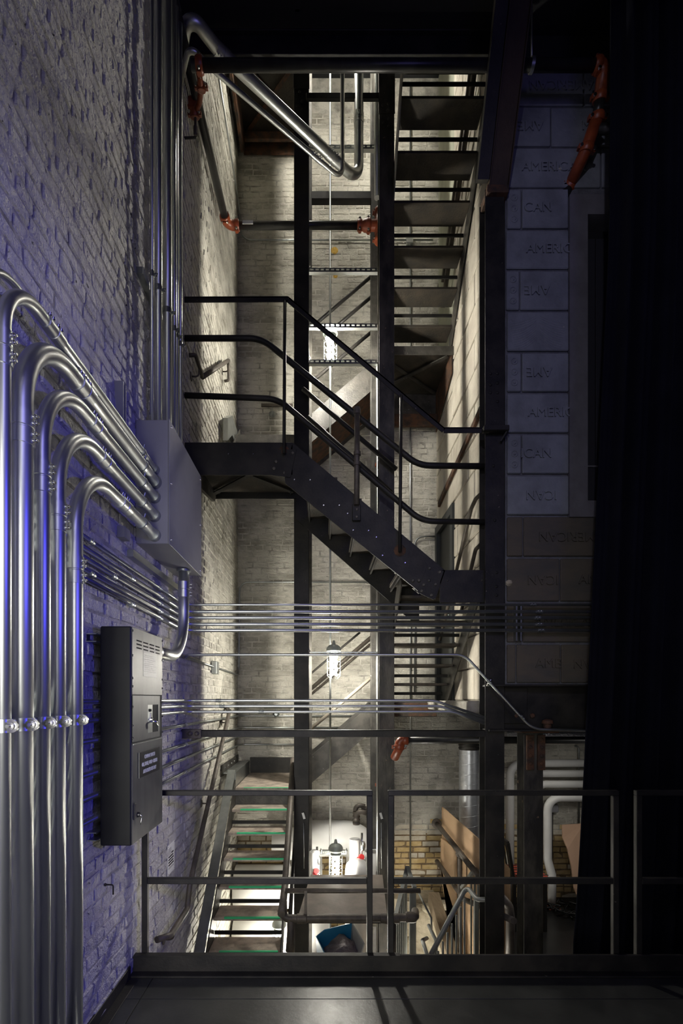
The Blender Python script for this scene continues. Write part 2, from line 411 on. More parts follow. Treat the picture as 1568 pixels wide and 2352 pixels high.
for i, (bx, tx) in enumerate(ROWS):
    z1, z0 = pyZ(EDGES[i] + 3), pyZ(EDGES[i + 1] - 3)
    mk = 'tileb' if i >= 11 else 'tileg'
    for k in range(len(bx) - 1):
        x0, x1 = pxX(bx[k] + 1.5), pxX(bx[k + 1] - 1.5)
        if bx[k + 1] >= 1400: x1 = 3.35 if k == len(bx) - 2 else x1
        if bx[k + 1] in (1420, 1400) and x1 > 3: x1 = x0 + (.60 if i != 14 else .45)
        pr = rr.uniform(0, .005)
        t = obj('tile', MB().bbox(x0, x1, FY - .014 - pr, FY + .02, z0, z1, .006), M[mk], wf)
        if x1 < 3 and bx[k + 1] in (1420, 1400):
            obj('tile', MB().bbox(x1 + .012, 3.3, FY - .014, FY + .02, z0, z1, .006), M[mk], wf)
        if (bx[k + 1] - bx[k]) < 36 and i in (3, 5, 7, 9, 11):   # round core marks on the end strips
            for q in (.22, .5, .78):
                zc = z0 + (z1 - z0) * q; xc = (x0 + x1) / 2
                obj('core_mark', MB().tube([(xc + .024 * math.cos(q * PI / 8), FY - .015 - pr, zc + .024 * math.sin(q * PI / 8)) for q in range(17)], .004, 6, cap=False).lathe((xc, FY - .021 - pr, zc), (0, 1, 0), [(0, .007), (.007, .013)], 10), M[mk], t)
        for ti, s_, flip, cx in tx:
            if ti == k:
                if s_ not in tm: tm[s_] = text_mesh(s_, .105, .010)
                lm = tm[s_].copy(); lm.materials.clear(); lm.materials.append(M[mk])
                inst('lettering', lm, (pxX(cx), FY - .0145 - pr, (z0 + z1) / 2), t, (R(90), R(180) if flip else 0, 0))
cm = MB()
for sgn in (-1, 1):
    for k in range(13):
        pts = []
        for q in range(9):
            a_ = q / 8; px = 1233 + sgn * (4 + a_ * (58 - k * .8)); py = 742 + k * 5.2 - 22 * (1 - a_) ** 2 * (1 if k > 3 else .6) + a_ * 6
            if py < 806: pts.append(Vector((pxX(px), FY - .0165, pyZ(py))))
        if len(pts) > 2: cm.tube(pts, .0024, 5, cap=False)
ct = obj('combed_ridges', cm, M['tileg'], wf); ct['kind'] = 'stuff'
# broken mortar lump on the corner
o = obj('mortar_patch', MB().lathe(W(1171, 1338, FY - .03), (0, 1, 0), [(0, .008), (.008, .022), (.02, .030)], 7), M['stone'], wf)
# window surround and shutter in the block wall
win = struct('window_1', MB().box(1.962, pxX(1345), FY - .03, FY + .2, pyZ(1190), pyZ(455)).box(pxX(1345), 3.4, FY - .03, FY + .2, pyZ(500), pyZ(455)).box(pxX(1345), 3.4, FY - .03, FY + .2, pyZ(1190), pyZ(1153)), M['frame'])
for (a, b) in ((1345, 1376), (1378, 1409), (1411, 1442), (1444, 1475)):
    obj('board', MB().bbox(pxX(a), pxX(b), FY + .06, FY + .10, pyZ(1152), pyZ(532), .003), mat('blackened_board', (.02, .02, .026), .7), win)
obj('rail_board', MB().bbox(pxX(1345), 3.3, FY + .05, FY + .07, pyZ(1066), pyZ(1062), .002), M['frame'], win)
obj('shutter_back', MB().box(pxX(1345), 3.3, FY + .12, FY + .14, pyZ(1153), pyZ(500)), M['dark'], win)
# dark gypsum strip above the block wall, ceiling, far floor, platform floor
struct('trim_1', MB().box(1.5, 3.4, FY + .10, FY + .3, 6.66, 7.06), mat('dark_olive_panel', (.022, .023, .019), .8))
struct('ceiling', MB().box(XL, 3.4, -1.6, FY + .12, 7.05, 7.25), M['ceil'])
struct('shaft_ceiling', MB().box(XL - .3, 4.2, FY + .10, YB + .3, 9.8, 10), M['ceil'])
# platform floor: black painted hardboard sheets with open seams
fl = struct('floor', MB().box(XL, 3.4, -1.6, 2.93, -.06, -.006), M['slot'])
for x0, x1 in ((XL, -.985), (-.980, 3.4)):
    for y0, y1 in ((-1.6, .25), (.254, 2.70), (2.704, 2.93)):
        obj('floor_panel', MB().bbox(x0, x1, y0, y1, -.006, 0, .0015), M['floor'], fl)
struct('baseboard_left', MB().bbox(XL, XL + .012, -1.6, 2.90, 0, .075, .003).bbox(XL, XL + .06, -1.6, 2.88, 0, .006, .002), M['steel'])
kb = struct('trim_2', MB().bbox(XL, 3.4, 2.955, 2.975, -.22, .105, .003).bbox(XL, 3.4, 2.90, 2.955, 0, .012, .003).bbox(XL, .46, 2.945, 2.985, .10, .108, .001), M['steel'])
# basement floor and the shaft bottom
struct('floor_basement', MB().box(1.48, 4.2, 3.0, YB, -1.1, -1.0), mat('black_basement_floor', (.014, .014, .015), .35, rvar=.1, vscale=3, var=(.022, .022, .022)))
struct('ground', MB().box(XL, 1.48, 2.4, YB, -3.2, -3.1), M['concrete'])
struct('wall_far_right', MB().box(4.0, 4.2, 2.9, YB, -1.0, 1.7), M['tmortar'])
struct('wall_front', MB().box(XL, 4.2, 2.3, 2.42, -3.2, -.06), M['concrete'])
struct('wall_under_floor', MB().box(1.46, 1.50, 3.0, 5.0, -3.1, -1.0), M['stone'])

# ============================================================ STEEL FRAME
def bolts(pts, axis, r, parent, m=None, name='rivet', h=.008):
    ax = Vector(axis)
    me = MB().lathe((0, 0, 0), ax, [(0, r), (h * .6, r * .9), (h, r * .5)], 8).mesh(name); me.materials.append(m or M['steel'])
    for p in pts: inst(name, me, p, parent)
def column(label, x0, x1, y0, y1, z0, z1, m, splice=None, rv=()):
    t = thing('steel_column', label, 'column', ((x0 + x1) / 2, (y0 + y1) / 2, z0), 'wide steel columns of the stair tower', 'structure')
    th = .010
    obj('flange', MB().bbox(x0, x1, y0, y0 + th, z0, z1, .002), m, t)
    obj('flange', MB().bbox(x0, x1, y1 - th, y1, z0, z1, .002), m, t)
    obj('web', MB().bbox((x0 + x1) / 2 - .005, (x0 + x1) / 2 + .005, y0 + th, y1 - th, z0, z1, .001), m, t)
    if splice:
        obj('splice_plate', MB().bbox(x0 - .006, x1 + .006, y0 - .010, y0, splice[0], splice[1], .002), m, t)
    if rv: bolts([Vector((px, y0 - (.010 if splice else 0), pz)) for px, pz in rv], (0, -1, 0), .013, t, m)
    return t
def zc(py, Y): return EYE - (py - VY) / F * Y
def xc(px, Y): return (px - VX) / F * Y
c1 = column('black column left of the caged lamps, its front face to the platform', xc(675, 4.95), xc(709, 4.95), 4.94, 5.08, -3.1, 9.8, M['steel'], (zc(205, 4.94), zc(148, 4.94)),
       [(xc(px, 4.94), zc(py, 4.94)) for px, py in ((688, 214), (693, 236), (682, 246), (694, 254))])
c2 = column('black column right of the caged lamps, rust specked at its top', xc(870, 4.95), xc(905, 4.95), 4.94, 5.08, -3.1, 9.8, M['steelb'], (zc(262, 4.94), zc(140, 4.94)),
       [(xc(px, 4.94), zc(py, 4.94)) for px, py in ((878, 245), (891, 242), (890, 256), (879, 284), (891, 276), (891, 293))])
column('far column peeping out behind the left tower column', -.262, -.118, 5.58, 5.70, -3.1, 9.8, M['grimy'])
column('far column seen just inside the right tower column', .545, .69, 5.58, 5.70, -3.1, 9.8, M['grimy'])
c5 = column('large black column at the corner of the clay tile wall', xc(1113, 3.98), xc(1157, 3.98), 3.97, 4.12, -1.0, 5.66, M['steel'], None,
       [(xc(px, 3.97), zc(py, 3.97)) for px, py in ((1140, 1315), (1140, 1347), (1140, 1367), (1126, 858), (1142, 858), (1126, 884), (1142, 880), (1126, 902), (1142, 902), (1142, 922), (1133, 1070), (1136, 1195))])
c6 = column('lower black column under the riveted beam, next to white pipes', xc(1203, 4.1), xc(1247, 4.1), 4.10, 4.25, -1.0, 1.36, M['steelb'])
for dx in (-.045, .045): obj('splice_plate', MB().bbox(1.74 + dx - .03, 1.74 + dx + .03, 4.075, 4.10, zc(1768, 4.1), zc(1688, 4.1), .002), M['rust'], c6)
bolts([Vector((1.74 + dx, 4.075, zc(py, 4.1))) for dx in (-.045, .045) for py in (1699, 1716, 1735, 1753)], (0, -1, 0), .017, c6, M['rust'])
obj('cap_plate', MB().bbox(1.60, 1.90, 4.02, 4.28, 1.345, 1.36, .002), M['rust'], c6)
# top beam
def ibeam(name, label, x0, x1, y0, z0, z1, m, depth=.14, cat='beam'):
    t = thing(name, label, cat, (x0, y0, z0), kind='structure')
    obj('flange', MB().bbox(x0, x1, y0, y0 + depth, z1 - .016, z1, .002), m, t)
    obj('flange', MB().bbox(x0, x1, y0, y0 + depth, z0, z0 + .016, .002), m, t)
    obj('web', MB().bbox(x0, x1, y0 + depth / 2 - .006, y0 + depth / 2 + .006, z0 + .016, z1 - .016, .001), m, t)
    return t
ibeam('top_beam', 'deep black beam crossing the top of the shaft under the ceiling', XL, 1.46, 4.02, zc(124, 4.02), zc(64, 4.02), M['steel'], .08)
b2 = ibeam('riveted_beam', 'deep riveted black beam carrying the clay tile wall', 1.31, 3.4, 3.93, zc(1680, 3.95), zc(1572, 3.95), M['steel'], .2)
obj('cover_plate', MB().bbox(1.32, 1.64, 4.005, 4.02, zc(1662, 4), zc(1580, 4), .003), M['steel'], b2)
bolts([W(px, py, 4.02) for px in (1127, 1145) for py in (1593, 1634, 1656)] , (0, -1, 0), .013, b2, M['steel'])
bolts([W(px, py, 4.02) for px, py in ((1127, 1611), (1145, 1611), (1184, 1644), (1222, 1644))], (0, -1, 0), .022, b2, M['rust'], 'square_bolt', .02)
obj('lug', MB().lathe(W(1257, 1672, 3.95), (0, 0, 1), [(0, .03), (.03, .03), (.035, .045), (.06, .04), (.07, .015)], 10), M['rust'], b2)
t = thing('angle_bar', 'long black angle bar spanning the shaft below the thin conduits', 'bar', W(440, 1686, 4.0))
obj('flange', MB().bbox(XL + .03, 1.31, 3.98, 3.988, zc(1693, 3.98), zc(1677, 3.98), .001), M['steel'], t)
obj('ledge', MB().bbox(XL + .03, 1.31, 3.98, 4.03, zc(1677, 3.98) - .006, zc(1677, 3.98), .001), M['steel'], t)
obj('wall_lug', MB().bbox(XL + .002, XL + .16, 3.965, 3.98, zc(1696, 3.98), zc(1674, 3.98), .003), M['iron'], t)
bolts([W(px, 1685, 3.965) for px in (437, 452)], (0, -1, 0), .020, t, M['iron'], 'bolt_head', .02)
o = obj('hanger_strut', MB().bbox(xc(677, 3.95), xc(688, 3.95), 3.94, 3.96, zc(20, 3.95), 7.05, .002), M['encl']); tag(o, 'stub of strut hanging from the ceiling above the left tower column', 'strut')
# knee brace leaning out from the block wall column
t = thing('knee_brace', 'brown painted brace leaning out above the corner column', 'brace', (1.38, 4.0, 5.66))
a0, a1 = Vector((1.385, 3.96, 5.64)), Vector((1.40, 3.30, 7.05))
obj('web', MB().bar(a0, a1, .15, .01, up=(0, 1, 0)), M['brown'], t)
obj('flange', MB().bar(a0, a1, .008, .07, up=(0, 1, 0), off=(-.075, 0)), M['brown'], t)
obj('flange', MB().bar(a0, a1, .008, .07, up=(0, 1, 0), off=(.075, 0)), M['brown'], t)
obj('foot_plate', MB().bbox(1.295, 1.465, 3.93, 4.1, 5.60, 5.66, .004), M['rust'], t)
o = obj('hanger_channel', MB().bar((1.255, 3.93, 5.68), (1.27, 3.33, 7.04), .09, .06, up=(0, 1, 0)), M['steel'])
tag(o, 'dark channel right behind the left edge of the brown brace', 'channel')
# cross bars of the tower
o = obj('cross_bar', MB().bbox(-.12, .55, 5.60, 5.68, zc(456, 5.6), zc(438, 5.6), .004), M['steel']); tag(o, 'thick plain black bar between the tower columns above the sprinkler pipe', 'bar')
o = obj('cross_bar', MB().bbox(xc(703, 4.92), xc(870, 4.92), 4.90, 4.935, zc(225, 4.9), zc(212, 4.9), .003), M['steel']); tag(o, 'thin dark bar at the very top of the tower columns', 'bar')
def slotted(label, py, z=None, x0=708, x1=873, Y=5.09):
    zt = zc(py, Y); X0, X1 = xc(x0, Y), xc(x1, Y)
    t = thing('strut_channel', label, 'strut', ((X0 + X1) / 2, Y, zt), 'slotted strut rungs between the tower columns')
    sh = MB(); h = .041
    sh.box(X0, X1, Y, Y + .003, zt - .010, zt); sh.box(X0, X1, Y, Y + .003, zt - h, zt - .026)
    n = 14; wd = (X1 - X0) / n
    for i in range(n): sh.box(X0 + i * wd, X0 + i * wd + wd * .4, Y, Y + .003, zt - .026, zt - .010)
    obj('slotted_face', sh, M['galvd'], t)
    obj('side_face', MB().box(X0, X1, Y + .003, Y + .041, zt - h, zt - h + .003).box(X0, X1, Y + .003, Y + .041, zt - .003, zt), M['galv'], t)
    me = MB().lathe((0, 0, 0), (0, 0, 1), [(-.03, .006), (.0, .006), (.001, .013), (.012, .013), (.013, .006), (.03, .005)], 8).mesh('bolt'); me.materials.append(M['bolt'])
    for X in (X0 + .008, X1 - .008): inst('bolt', me, (X, Y - .01, zt), t)
    return t
slotted('slotted rung crossed by the thick bent conduit near the top', 332)
slotted('slotted rung above the upper caged lamp, with a flat tab', 615)
slotted('slotted rung holding the upper caged lamp', 743)
slotted('slotted rung just below the glowing upper lamp', 826)
slotted('slotted rung holding the middle caged lamp', 1497)
slotted('lowest slotted rung, holding the lamp seen from above', 1954, x0=735, x1=797, Y=5.3)

# ============================================================ STAIRS
def zig(mb, p0, p1, h, th, up=(0, 0, 1), top=0):
    """plate stringer between two top points with plumb-cut ends, thickness th sideways"""
    p0 = Vector(p0); p1 = Vector(p1); d = p1 - p0; d.z = 0; d.normalize(); sd = Vector((-d.y, d.x, 0)) * th
    mb.prism([p0, p1, p1 - Vector((0, 0, h)), p0 - Vector((0, 0, h))], sd); return mb
# ---- front flight: from the right landing (2.66) up to the left landing (3.68)
YN = 4.02; YI = 4.88
FLx, FRx, ZL_, ZR_ = xc(672, YN), xc(1010, YN), zc(1017, YN), zc(1309, YN)
slope = (ZL_ - ZR_) / (FRx - FLx)
t = thing('stair_flight', 'dark flight crossing the picture from the upper left landing down to the right', 'stairs', ((FLx + FRx) / 2, 4.4, 3.1), 'stair flights of the tower')
hS = (zc(1017, YN) - zc(1090, YN)) / 1.0
def band(x0, z0, x1, z1, h, Y, th, m, nm, par):
    return obj(nm, MB().prism([(x0, Y, z0), (x1, Y, z1), (x1, Y, z1 - h), (x0, Y, z0 - h)], (0, th, 0)), m, par)
s1 = obj('stringer', MB().prism([W(672, 1017, YN), W(1022, 1310, YN), W(1000, 1376, YN), W(966, 1362, YN), W(655, 1110, YN), W(652, 1085, YN)], (0, .012, 0)), M['steel'], t)
obj('gusset_plate', MB().prism([W(640, 1032, YN - .01), W(680, 1032, YN - .01), W(667, 1096, YN - .01), W(625, 1092, YN - .01)], (0, .01, 0)), M['steel'], t)
obj('gusset_plate', MB().prism([W(982, 1296, YN - .01), W(1019, 1312, YN - .01), W(996, 1378, YN - .01), W(958, 1360, YN - .01)], (0, .01, 0)), M['steel'], t)
bolts([W(px, py, YN - .01) for px, py in ((652, 1085), (634, 1060), (629, 1076), (672, 1040), (986, 1305), (1010, 1314), (973, 1343), (1000, 1342), (968, 1357), (991, 1367), (948, 1333), (962, 1333), (985, 1333))], (0, -1, 0), .014, t, M['steelb'])
bolts([W(px, py, YN) for px, py in ((676, 1102), (712, 1103), (743, 1161), (779, 1161), (811, 1218), (846, 1219), (878, 1276), (864, 1234), (930, 1293), (798, 1180))], (0, -1, 0), .009, t, M['bolt'])
obj('stringer', MB().prism([(FLx - .02, YI, ZL_ - .02), (FRx, YI, ZR_ - .02), (FRx, YI, ZR_ - .27), (FRx - .08, YI, ZR_ - .27), (FLx - .02, YI, ZL_ - .30)], (0, .012, 0)), M['steel'], t)
nst = 6
for k in range(nst - 1):
    x0 = FLx + (FRx - FLx) * (k + .5) / nst + .02; z0 = ZL_ - (ZL_ - ZR_) * (k + 1) / nst - .10
    tr = obj('tread', MB().bbox(x0 - .02, x0 + .24, YN + .012, YI, z0 - .03, z0, .003), M['tread_dark'], t)
    obj('riser_bar', MB().bbox(x0 - .012, x0 + .004, YN + .012, YI, z0 - .07, z0 - .03, .002), M['steel'], t)
def landing(label, x0, x1, y0, y1, z, h=.26, sides='flrb', m=None, curb=None, hb=.08):
    m = m or M['steel']; t = thing('stair_landing', label, 'landing', ((x0 + x1) / 2, (y0 + y1) / 2, z - .03), 'stair landings of the tower')
    obj('deck', MB().bbox(x0, x1, y0 + .012, y1, z - .04, z - .03, .001), M['tread_dark'], t)
    if 'f' in sides: obj('fascia', MB().bbox(x0, x1, y0, y0 + .012, z - h, z, .002), m, t)
    if 'b' in sides: obj('fascia', MB().bbox(x0, x1, y1 - .012, y1, z - (hb or h), z, .002), m, t)
    if 'l' in sides: obj('fascia', MB().bbox(x0, x0 + .012, y0 + .012, y1 - .012, z - h, z, .002), m, t)
    if 'r' in sides: obj('fascia', MB().bbox(x1 - .012, x1, y0 + .012, y1 - .012, z - h, z, .002), m, t)
    a, b, c, d = (x0 + .05, y0 + .06, z - .06), (x1 - .05, y1 - .06, z - .06), (x0 + .05, y1 - .06, z - .075), (x1 - .05, y0 + .06, z - .075)
    obj('diagonal_brace', MB().bar(a, b, .045, .012), m, t); obj('diagonal_brace', MB().bar(c, d, .045, .012), m, t)
    return t
ll = landing('upper left landing beside the grey box, seen from below', xc(424, YN), FLx, YN, YI + .03, zc(1016, YN), .262, 'fb', hb=.10)
obj('wall_stringer', MB().prism([W(424, 1018, YN + .02), W(424, 1092, YN + .02) + Vector((0, 0, 0)), WL(486, 1152, XL + .05), WL(494, 1128, XL + .05)], (.03, 0, 0)), M['steelb'], ll)
bolts([W(x_, 1043, YN) for x_ in (525, 582)], (0, -1, 0), .008, ll, M['bolt'])
lr = landing('right landing on the big corner column at the foot of the dark flight', FRx, xc(1113, YN), YN, YI + .03, ZR_, .262, 'fb', hb=.10)
bolts([W(x_, 1333, YN) for x_ in (1028, 1106)], (0, -1, 0), .008, lr, M['steelb'])
# ---- flight runs going away along the left or right walls, and along the back wall
def run_y(label, x0, x1, y_lo, z_lo, dy, dz, n, m_tread, m_str, green=False, str_h=.25, inner=True, outer=True, tdepth=.26, bar_dz=-.12, bar_off=None, shift=.05):
    """treads k=0..n-1: edge at y_lo+dy*k, level z_lo+dz*k; dy sign gives the climbing direction"""
    t = thing('stair_flight', label, 'stairs', ((x0 + x1) / 2, y_lo, z_lo), 'stair flights of the tower')
    sgn = 1 if dy > 0 else -1
    for k in range(n):
        y = y_lo + dy * k; z = z_lo + dz * k
        a, b = (y, y + tdepth) if sgn > 0 else (y, y + tdepth)
        tr = obj('tread', MB().bbox(x0 + .012, x1 - .012, a, b, z - .028, z, .003), m_tread, t)
        if green: obj('nosing_strip', MB().box(x0 + .10, x1 - .03, a - .0015, a + .02, z - .012, z + .002), M['green'], tr)
        by = (a if sgn > 0 else b) + (.02 if sgn > 0 else -.02)
        obj('riser_bar', MB().bbox(x0 + .012, x1 - .012, by - .006, by + .006, z + bar_dz - .035, z + bar_dz, .002), M['steel'], t)
    p0 = Vector((0, y_lo - dy * .6, z_lo - dz * .6 + shift)); p1 = Vector((0, y_lo + dy * (n + .1), z_lo + dz * (n + .1) + shift))
    for x, on in ((x0, outer), (x1 - .01, inner)):
        if on:
            st = MB().prism([(x, p0.y, p0.z), (x, p1.y, p1.z), (x, p1.y, p1.z - str_h), (x, p0.y, p0.z - str_h)], (.010, 0, 0))
            obj('stringer', st, m_str, t)
    return t
# upper right flight, seen from below, climbing towards the camera
f = run_y('upper right flight seen from underneath, climbing towards the viewer', .70, 1.49, 5.95 - .235, 5.65 + .24, -.235, .24, 7, M['tread_dark'], M['steelb'], tdepth=.255, shift=.1)
# lower right flight, nearly edge on
f = run_y('lower right flight seen nearly edge on behind the thin conduits', .70, 1.44, 5.95 - .235, 1.80, -.245, .20, 5, M['iron'], M['grimy'], tdepth=.26, bar_dz=-.10)
# upper left flight, mostly hidden
f = run_y('short left flight rising behind the upper left landing', -1.0, -.30, 4.95, 3.87, .215, .187, 5, M['tread'], M['grimy'], str_h=.22)
# lower left flight with glow strips
f = run_y('lower left flight with bright green nosing strips', -.95, -.335, 5.41 - .215 * 8, .66 - .187 * 8, .215, .187, 8, M['tread'], M['grimy'], green=True, str_h=.27, shift=.06)
# channel flange of its wall side stringer
p0 = Vector((-.99, 3.60, -.80 + .01)); p1 = Vector((-.99, 5.47, .66 + .18))
obj('stringer_flange', MB().bar(p0, p1, .085, .008), M['galvd'], f)
obj('stringer', MB().prism([p0 + Vector((-.045, 0, 0)), p1 + Vector((-.045, 0, 0)), p1 + Vector((-.045, 0, -.27)), p0 + Vector((-.045, 0, -.27))], (.008, 0, 0)), M['grimy'], f)
# lower back left landing
t = thing('stair_landing', 'lower back left landing at the top of the green edged flight', 'landing', (-.7, 6.0, .63), 'stair landings of the tower')
dk = obj('deck', MB().bbox(-.94, -.30, 5.41, 6.50, .63, .66, .003), M['tread'], t)
obj('nosing_strip', MB().box(-.85, -.33, 5.408, 5.426, .656, .6615), M['green'], dk)
obj('fascia', MB().bbox(-.94, -.30, 5.42, 5.432, .40, .63, .002), M['grimy'], t)
obj('curb', MB().bbox(-.99, -.945, 5.47, 6.5, .60, .82, .003), M['galvd'], t)
obj('curb', MB().bbox(-1.08, -.99, 5.47, 6.5, .80, .812, .001), M['galvd'], t)
obj('curb', MB().bbox(-1.10, -1.088, 5.47, 6.5, .80, .90, .001), M['grimy'], t)
obj('back_curb', MB().bbox(-.94, -.35, 6.50, 6.512, .66, .86, .002), M['steel'], t)
bolts([Vector((-1.088, y, .85)) for y in (5.6, 5.8, 6.0, 6.2)], (1, 0, 0), .01, t, M['bolt'])
# back left landings above, back right landings
l2 = landing('upper back left landing, its wall stringer showing above the fascia', -1.04, -.20, 5.74, 6.56, 4.65, .22, 'flr', M['grimy'])
obj('wall_stringer', MB().prism([(-1.06, 5.35, 4.62), (-1.06, 5.62, 4.80), (-1.06, 6.4, 4.80), (-1.06, 6.4, 4.60), (-1.06, 5.62, 4.58), (-1.06, 5.35, 4.38)], (.05, 0, 0)), M['galvd'], l2)
l3 = landing('highest back left landing under the bent conduits, seen from below', -1.03, -.20, 5.66, 6.57, 9.05, .30, 'flrb', M['rust'], hb=.30)
obj('wall_stringer', MB().prism([(-1.05, 4.9, 9.2), (-1.05, 6.4, 9.05), (-1.05, 6.45, 8.66), (-1.05, 4.9, 8.75)], (.03, 0, 0)), M['rust'], l3)
obj('cross_angle', MB().bbox(-1.0, -.2, 6.42, 6.46, 8.80, 8.90, .003), M['rust'], l3)
l4 = landing('upper back right landing with rusty crossed braces underneath', .60, 1.50, 5.72, 6.56, 5.65, .10, 'fb', M['grimy'], hb=.34)
obj('soffit_angle', MB().bbox(.62, 1.48, 6.46, 6.5, 5.14, 5.30, .003), M['rust'], l4)
obj('fascia', MB().prism([(1.48, 5.75, 5.62), (1.48, 6.54, 5.62), (1.48, 6.54, 5.10), (1.48, 5.75, 5.36)], (.012, 0, 0)), M['rust'], l4)
l5 = landing('lower back right landing just below eye level', .60, 1.50, 5.72, 6.56, 1.60, .10, 'fb', M['iron'], hb=.10)
obj('edge_plate', MB().bbox(.62, 1.30, 5.70, 5.712, 1.42, 1.57, .002), M['rust'], l5)
# flights along the back wall
def run_x(label, x0, z0, x1, z1, Ya, Yb, n, h, m, mt, top0, top1):
    t = thing('stair_flight', label, 'stairs', ((x0 + x1) / 2, Ya, (z0 + z1) / 2), 'stair flights of the tower')
    for Y, hh in ((Ya, 0), (Yb, 0)):
        obj('stringer', MB().prism([(x0, Y, top0), (x1, Y, top1), (x1, Y, top1 - h), (x0, Y, top0 - h)], (0, .012, 0)), m, t)
    obj('stringer_flange', MB().bar((x0, Ya + .03, top0), (x1, Ya + .03, top1), .06, .008), m, t)
    for k in range(n):
        x = x0 + (x1 - x0) * (k + .5) / n; z = z0 + (z1 - z0) * (k + 1) / (n + 1)
        obj('tread', MB().bbox(x - .03, x + .19, Ya + .02, Yb, z - .025, z, .002), mt, t)
    return t
xs = -.27; xe = .72
tp = lambda px, py, Y=5.78: zc(py, Y)
zA = lambda X, px, py, Y=5.78: zc(py, Y) + .86 * (X - xc(px, Y))
fu = run_x('back wall flight behind the upper lamp, grimy speckled stringer', xs, 4.65, xe, 5.65, 5.78, 6.52, 5, .32, M['grimy'], M['tread_dark'], zA(xs, 780, 896), zA(xe, 780, 896))
obj('soffit', MB().prism([(xs, 5.80, 4.50), (xe, 5.80, 5.36), (xe, 6.5, 5.36), (xs, 6.5, 4.50)], (0, 0, .01)), M['rust'], fu)
run_x('back wall flight behind the middle lamp, scuffed stringer and grey treads', xs, .66, xe, 1.60, 5.78, 6.52, 5, .31, M['grimy'], M['galvd'], zA(xs, 780, 1681), zA(xe, 780, 1681))
# rusty angle iron on the cream wall
o = obj('rusty_angle', MB().bar((XR - .03, 4.55, 4.36), (XR - .03, 6.4, 4.10), .03, .065), M['rust']); tag(o, 'rusty angle iron slanting across the cream tile wall', 'bar')
# concrete sill under the cream wall
o = obj('concrete_sill', MB().bbox(1.20, 1.80, 4.16, 6.0, 1.50, 1.60, .01), M['concrete']); tag(o, 'rough concrete sill below the cream tile wall', 'slab')
# steel door on the back right landing
d = struct('door_1', MB().box(XR - .04, XR + .06, 5.72, 5.80, 1.60, 3.86).box(XR - .04, XR + .06, 6.50, 6.59, 1.60, 3.86).box(XR - .04, XR + .06, 5.80, 6.50, 3.76, 3.86), M['doorfr'])
obj('door_leaf', MB().bbox(XR + .01, XR + .05, 5.80, 6.50, 1.61, 3.76, .004), mat('dark_green_grey_door', (.03, .034, .033), .5), d)
obj('door_handle', MB().tube([(XR, 5.88, 2.6), (XR - .05, 5.88, 2.6), (XR - .05, 6.0, 2.6)], .01), M['galvd'], d)

# ============================================================ HANDRAILS OF THE STAIR
def rail(label, pts, r=.021, m=None, rad=.12, cat='handrail', name='handrail', group=None, n=10):
    o = obj(name, MB().tube(bend(pts, rad, 6), r, n), m or M['steel']); return tag(o, label, cat, group)
Yr = 3.98
t = thing('stair_guard', 'slim black guardrail with thin posts along the dark front flight', 'railing', W(655, 1040, Yr))
tr = MB(); P_ = [W(424, 686, Yr), W(661, 685, Yr), W(1018, 985, Yr), W(1166, 985, Yr)]
for a, b in zip(P_[:-1], P_[1:]): tr.bar(a, b, .030, .010); tr.bar(a - Vector((0, .012, .02)), b - Vector((0, .012, .02)), .006, .04)
obj('top_rail', tr, M['steel'], t)
obj('end_bracket', MB().bbox(xc(1112, 3.9), xc(1170, 3.9), 3.90, 3.96, zc(992, 3.93), zc(980, 3.93), .004).bar(W(1164, 992, 3.93), W(1150, 1015, 3.95), .03, .01), M['steel'], t)
for a, b in (((654, 690), (652, 1042)), ((921, 908), (918, 1268))):
    obj('post', MB().tube([W(*a, Yr - .01), W(*b, Yr - .01)], .0135, 8), M['steel'], t)
    obj('weld_patch', MB().lathe(W(b[0], b[1] - 4, YN - .002), (0, -1, 0), [(0, .05), (.006, .035), (.01, .01)], 9), M['rust'], t)
Y2 = 4.06
rail('bent mid rail of the front flight, from the left wall to the corner column', [W(424, 777, Y2), W(600, 777, Y2), W(960, 1069, Y2), W(1113, 1071, Y2)], .024, rad=.28)
rail('bent lower rail of the front flight, from the left wall to the corner column', [W(424, 908, Y2), W(638, 916, Y2), W(968, 1197, Y2), W(1113, 1199, Y2)], .023, rad=.28)
rail('inner rail on the tower side of the front flight, upper one', [W(700, 893, 4.86) - Vector((.02, .0, -.0)), W(910, 1078, 4.86)], .022)
rail('inner rail on the tower side of the front flight, lower one', [W(706, 958, 4.86), W(900, 1132, 4.86)], .022)
t = thing('pipe_newel', 'thick pipe newel with domed cap bolted to the front stringer', 'post', W(820, 1165, 3.99))
obj('pipe', MB().tube([W(820, 945, 3.985), W(819, 1160, 3.985)], .022, 12), M['iron'], t)
obj('cap', MB().lathe(W(820, 946, 3.985), (0, 0, 1), [(-.02, .028), (.02, .028), (.035, .022), (.042, .006)], 12), M['iron'], t)
for py in (1042, 1066): obj('collar', MB().lathe(W(820, py, 3.985), (0, 0, 1), [(-.016, .023), (-.014, .029), (.014, .029), (.016, .023)], 12), M['iron'], t)
fp = obj('foot_plate', MB().bbox(xc(809, 4), xc(828, 4), 3.995, 4.02, zc(1196, 4), zc(1158, 4), .004), M['steel'], t)
bolts([W(819, py, 3.995) for py in (1170, 1187)], (0, -1, 0), .012, fp, M['steelb'])
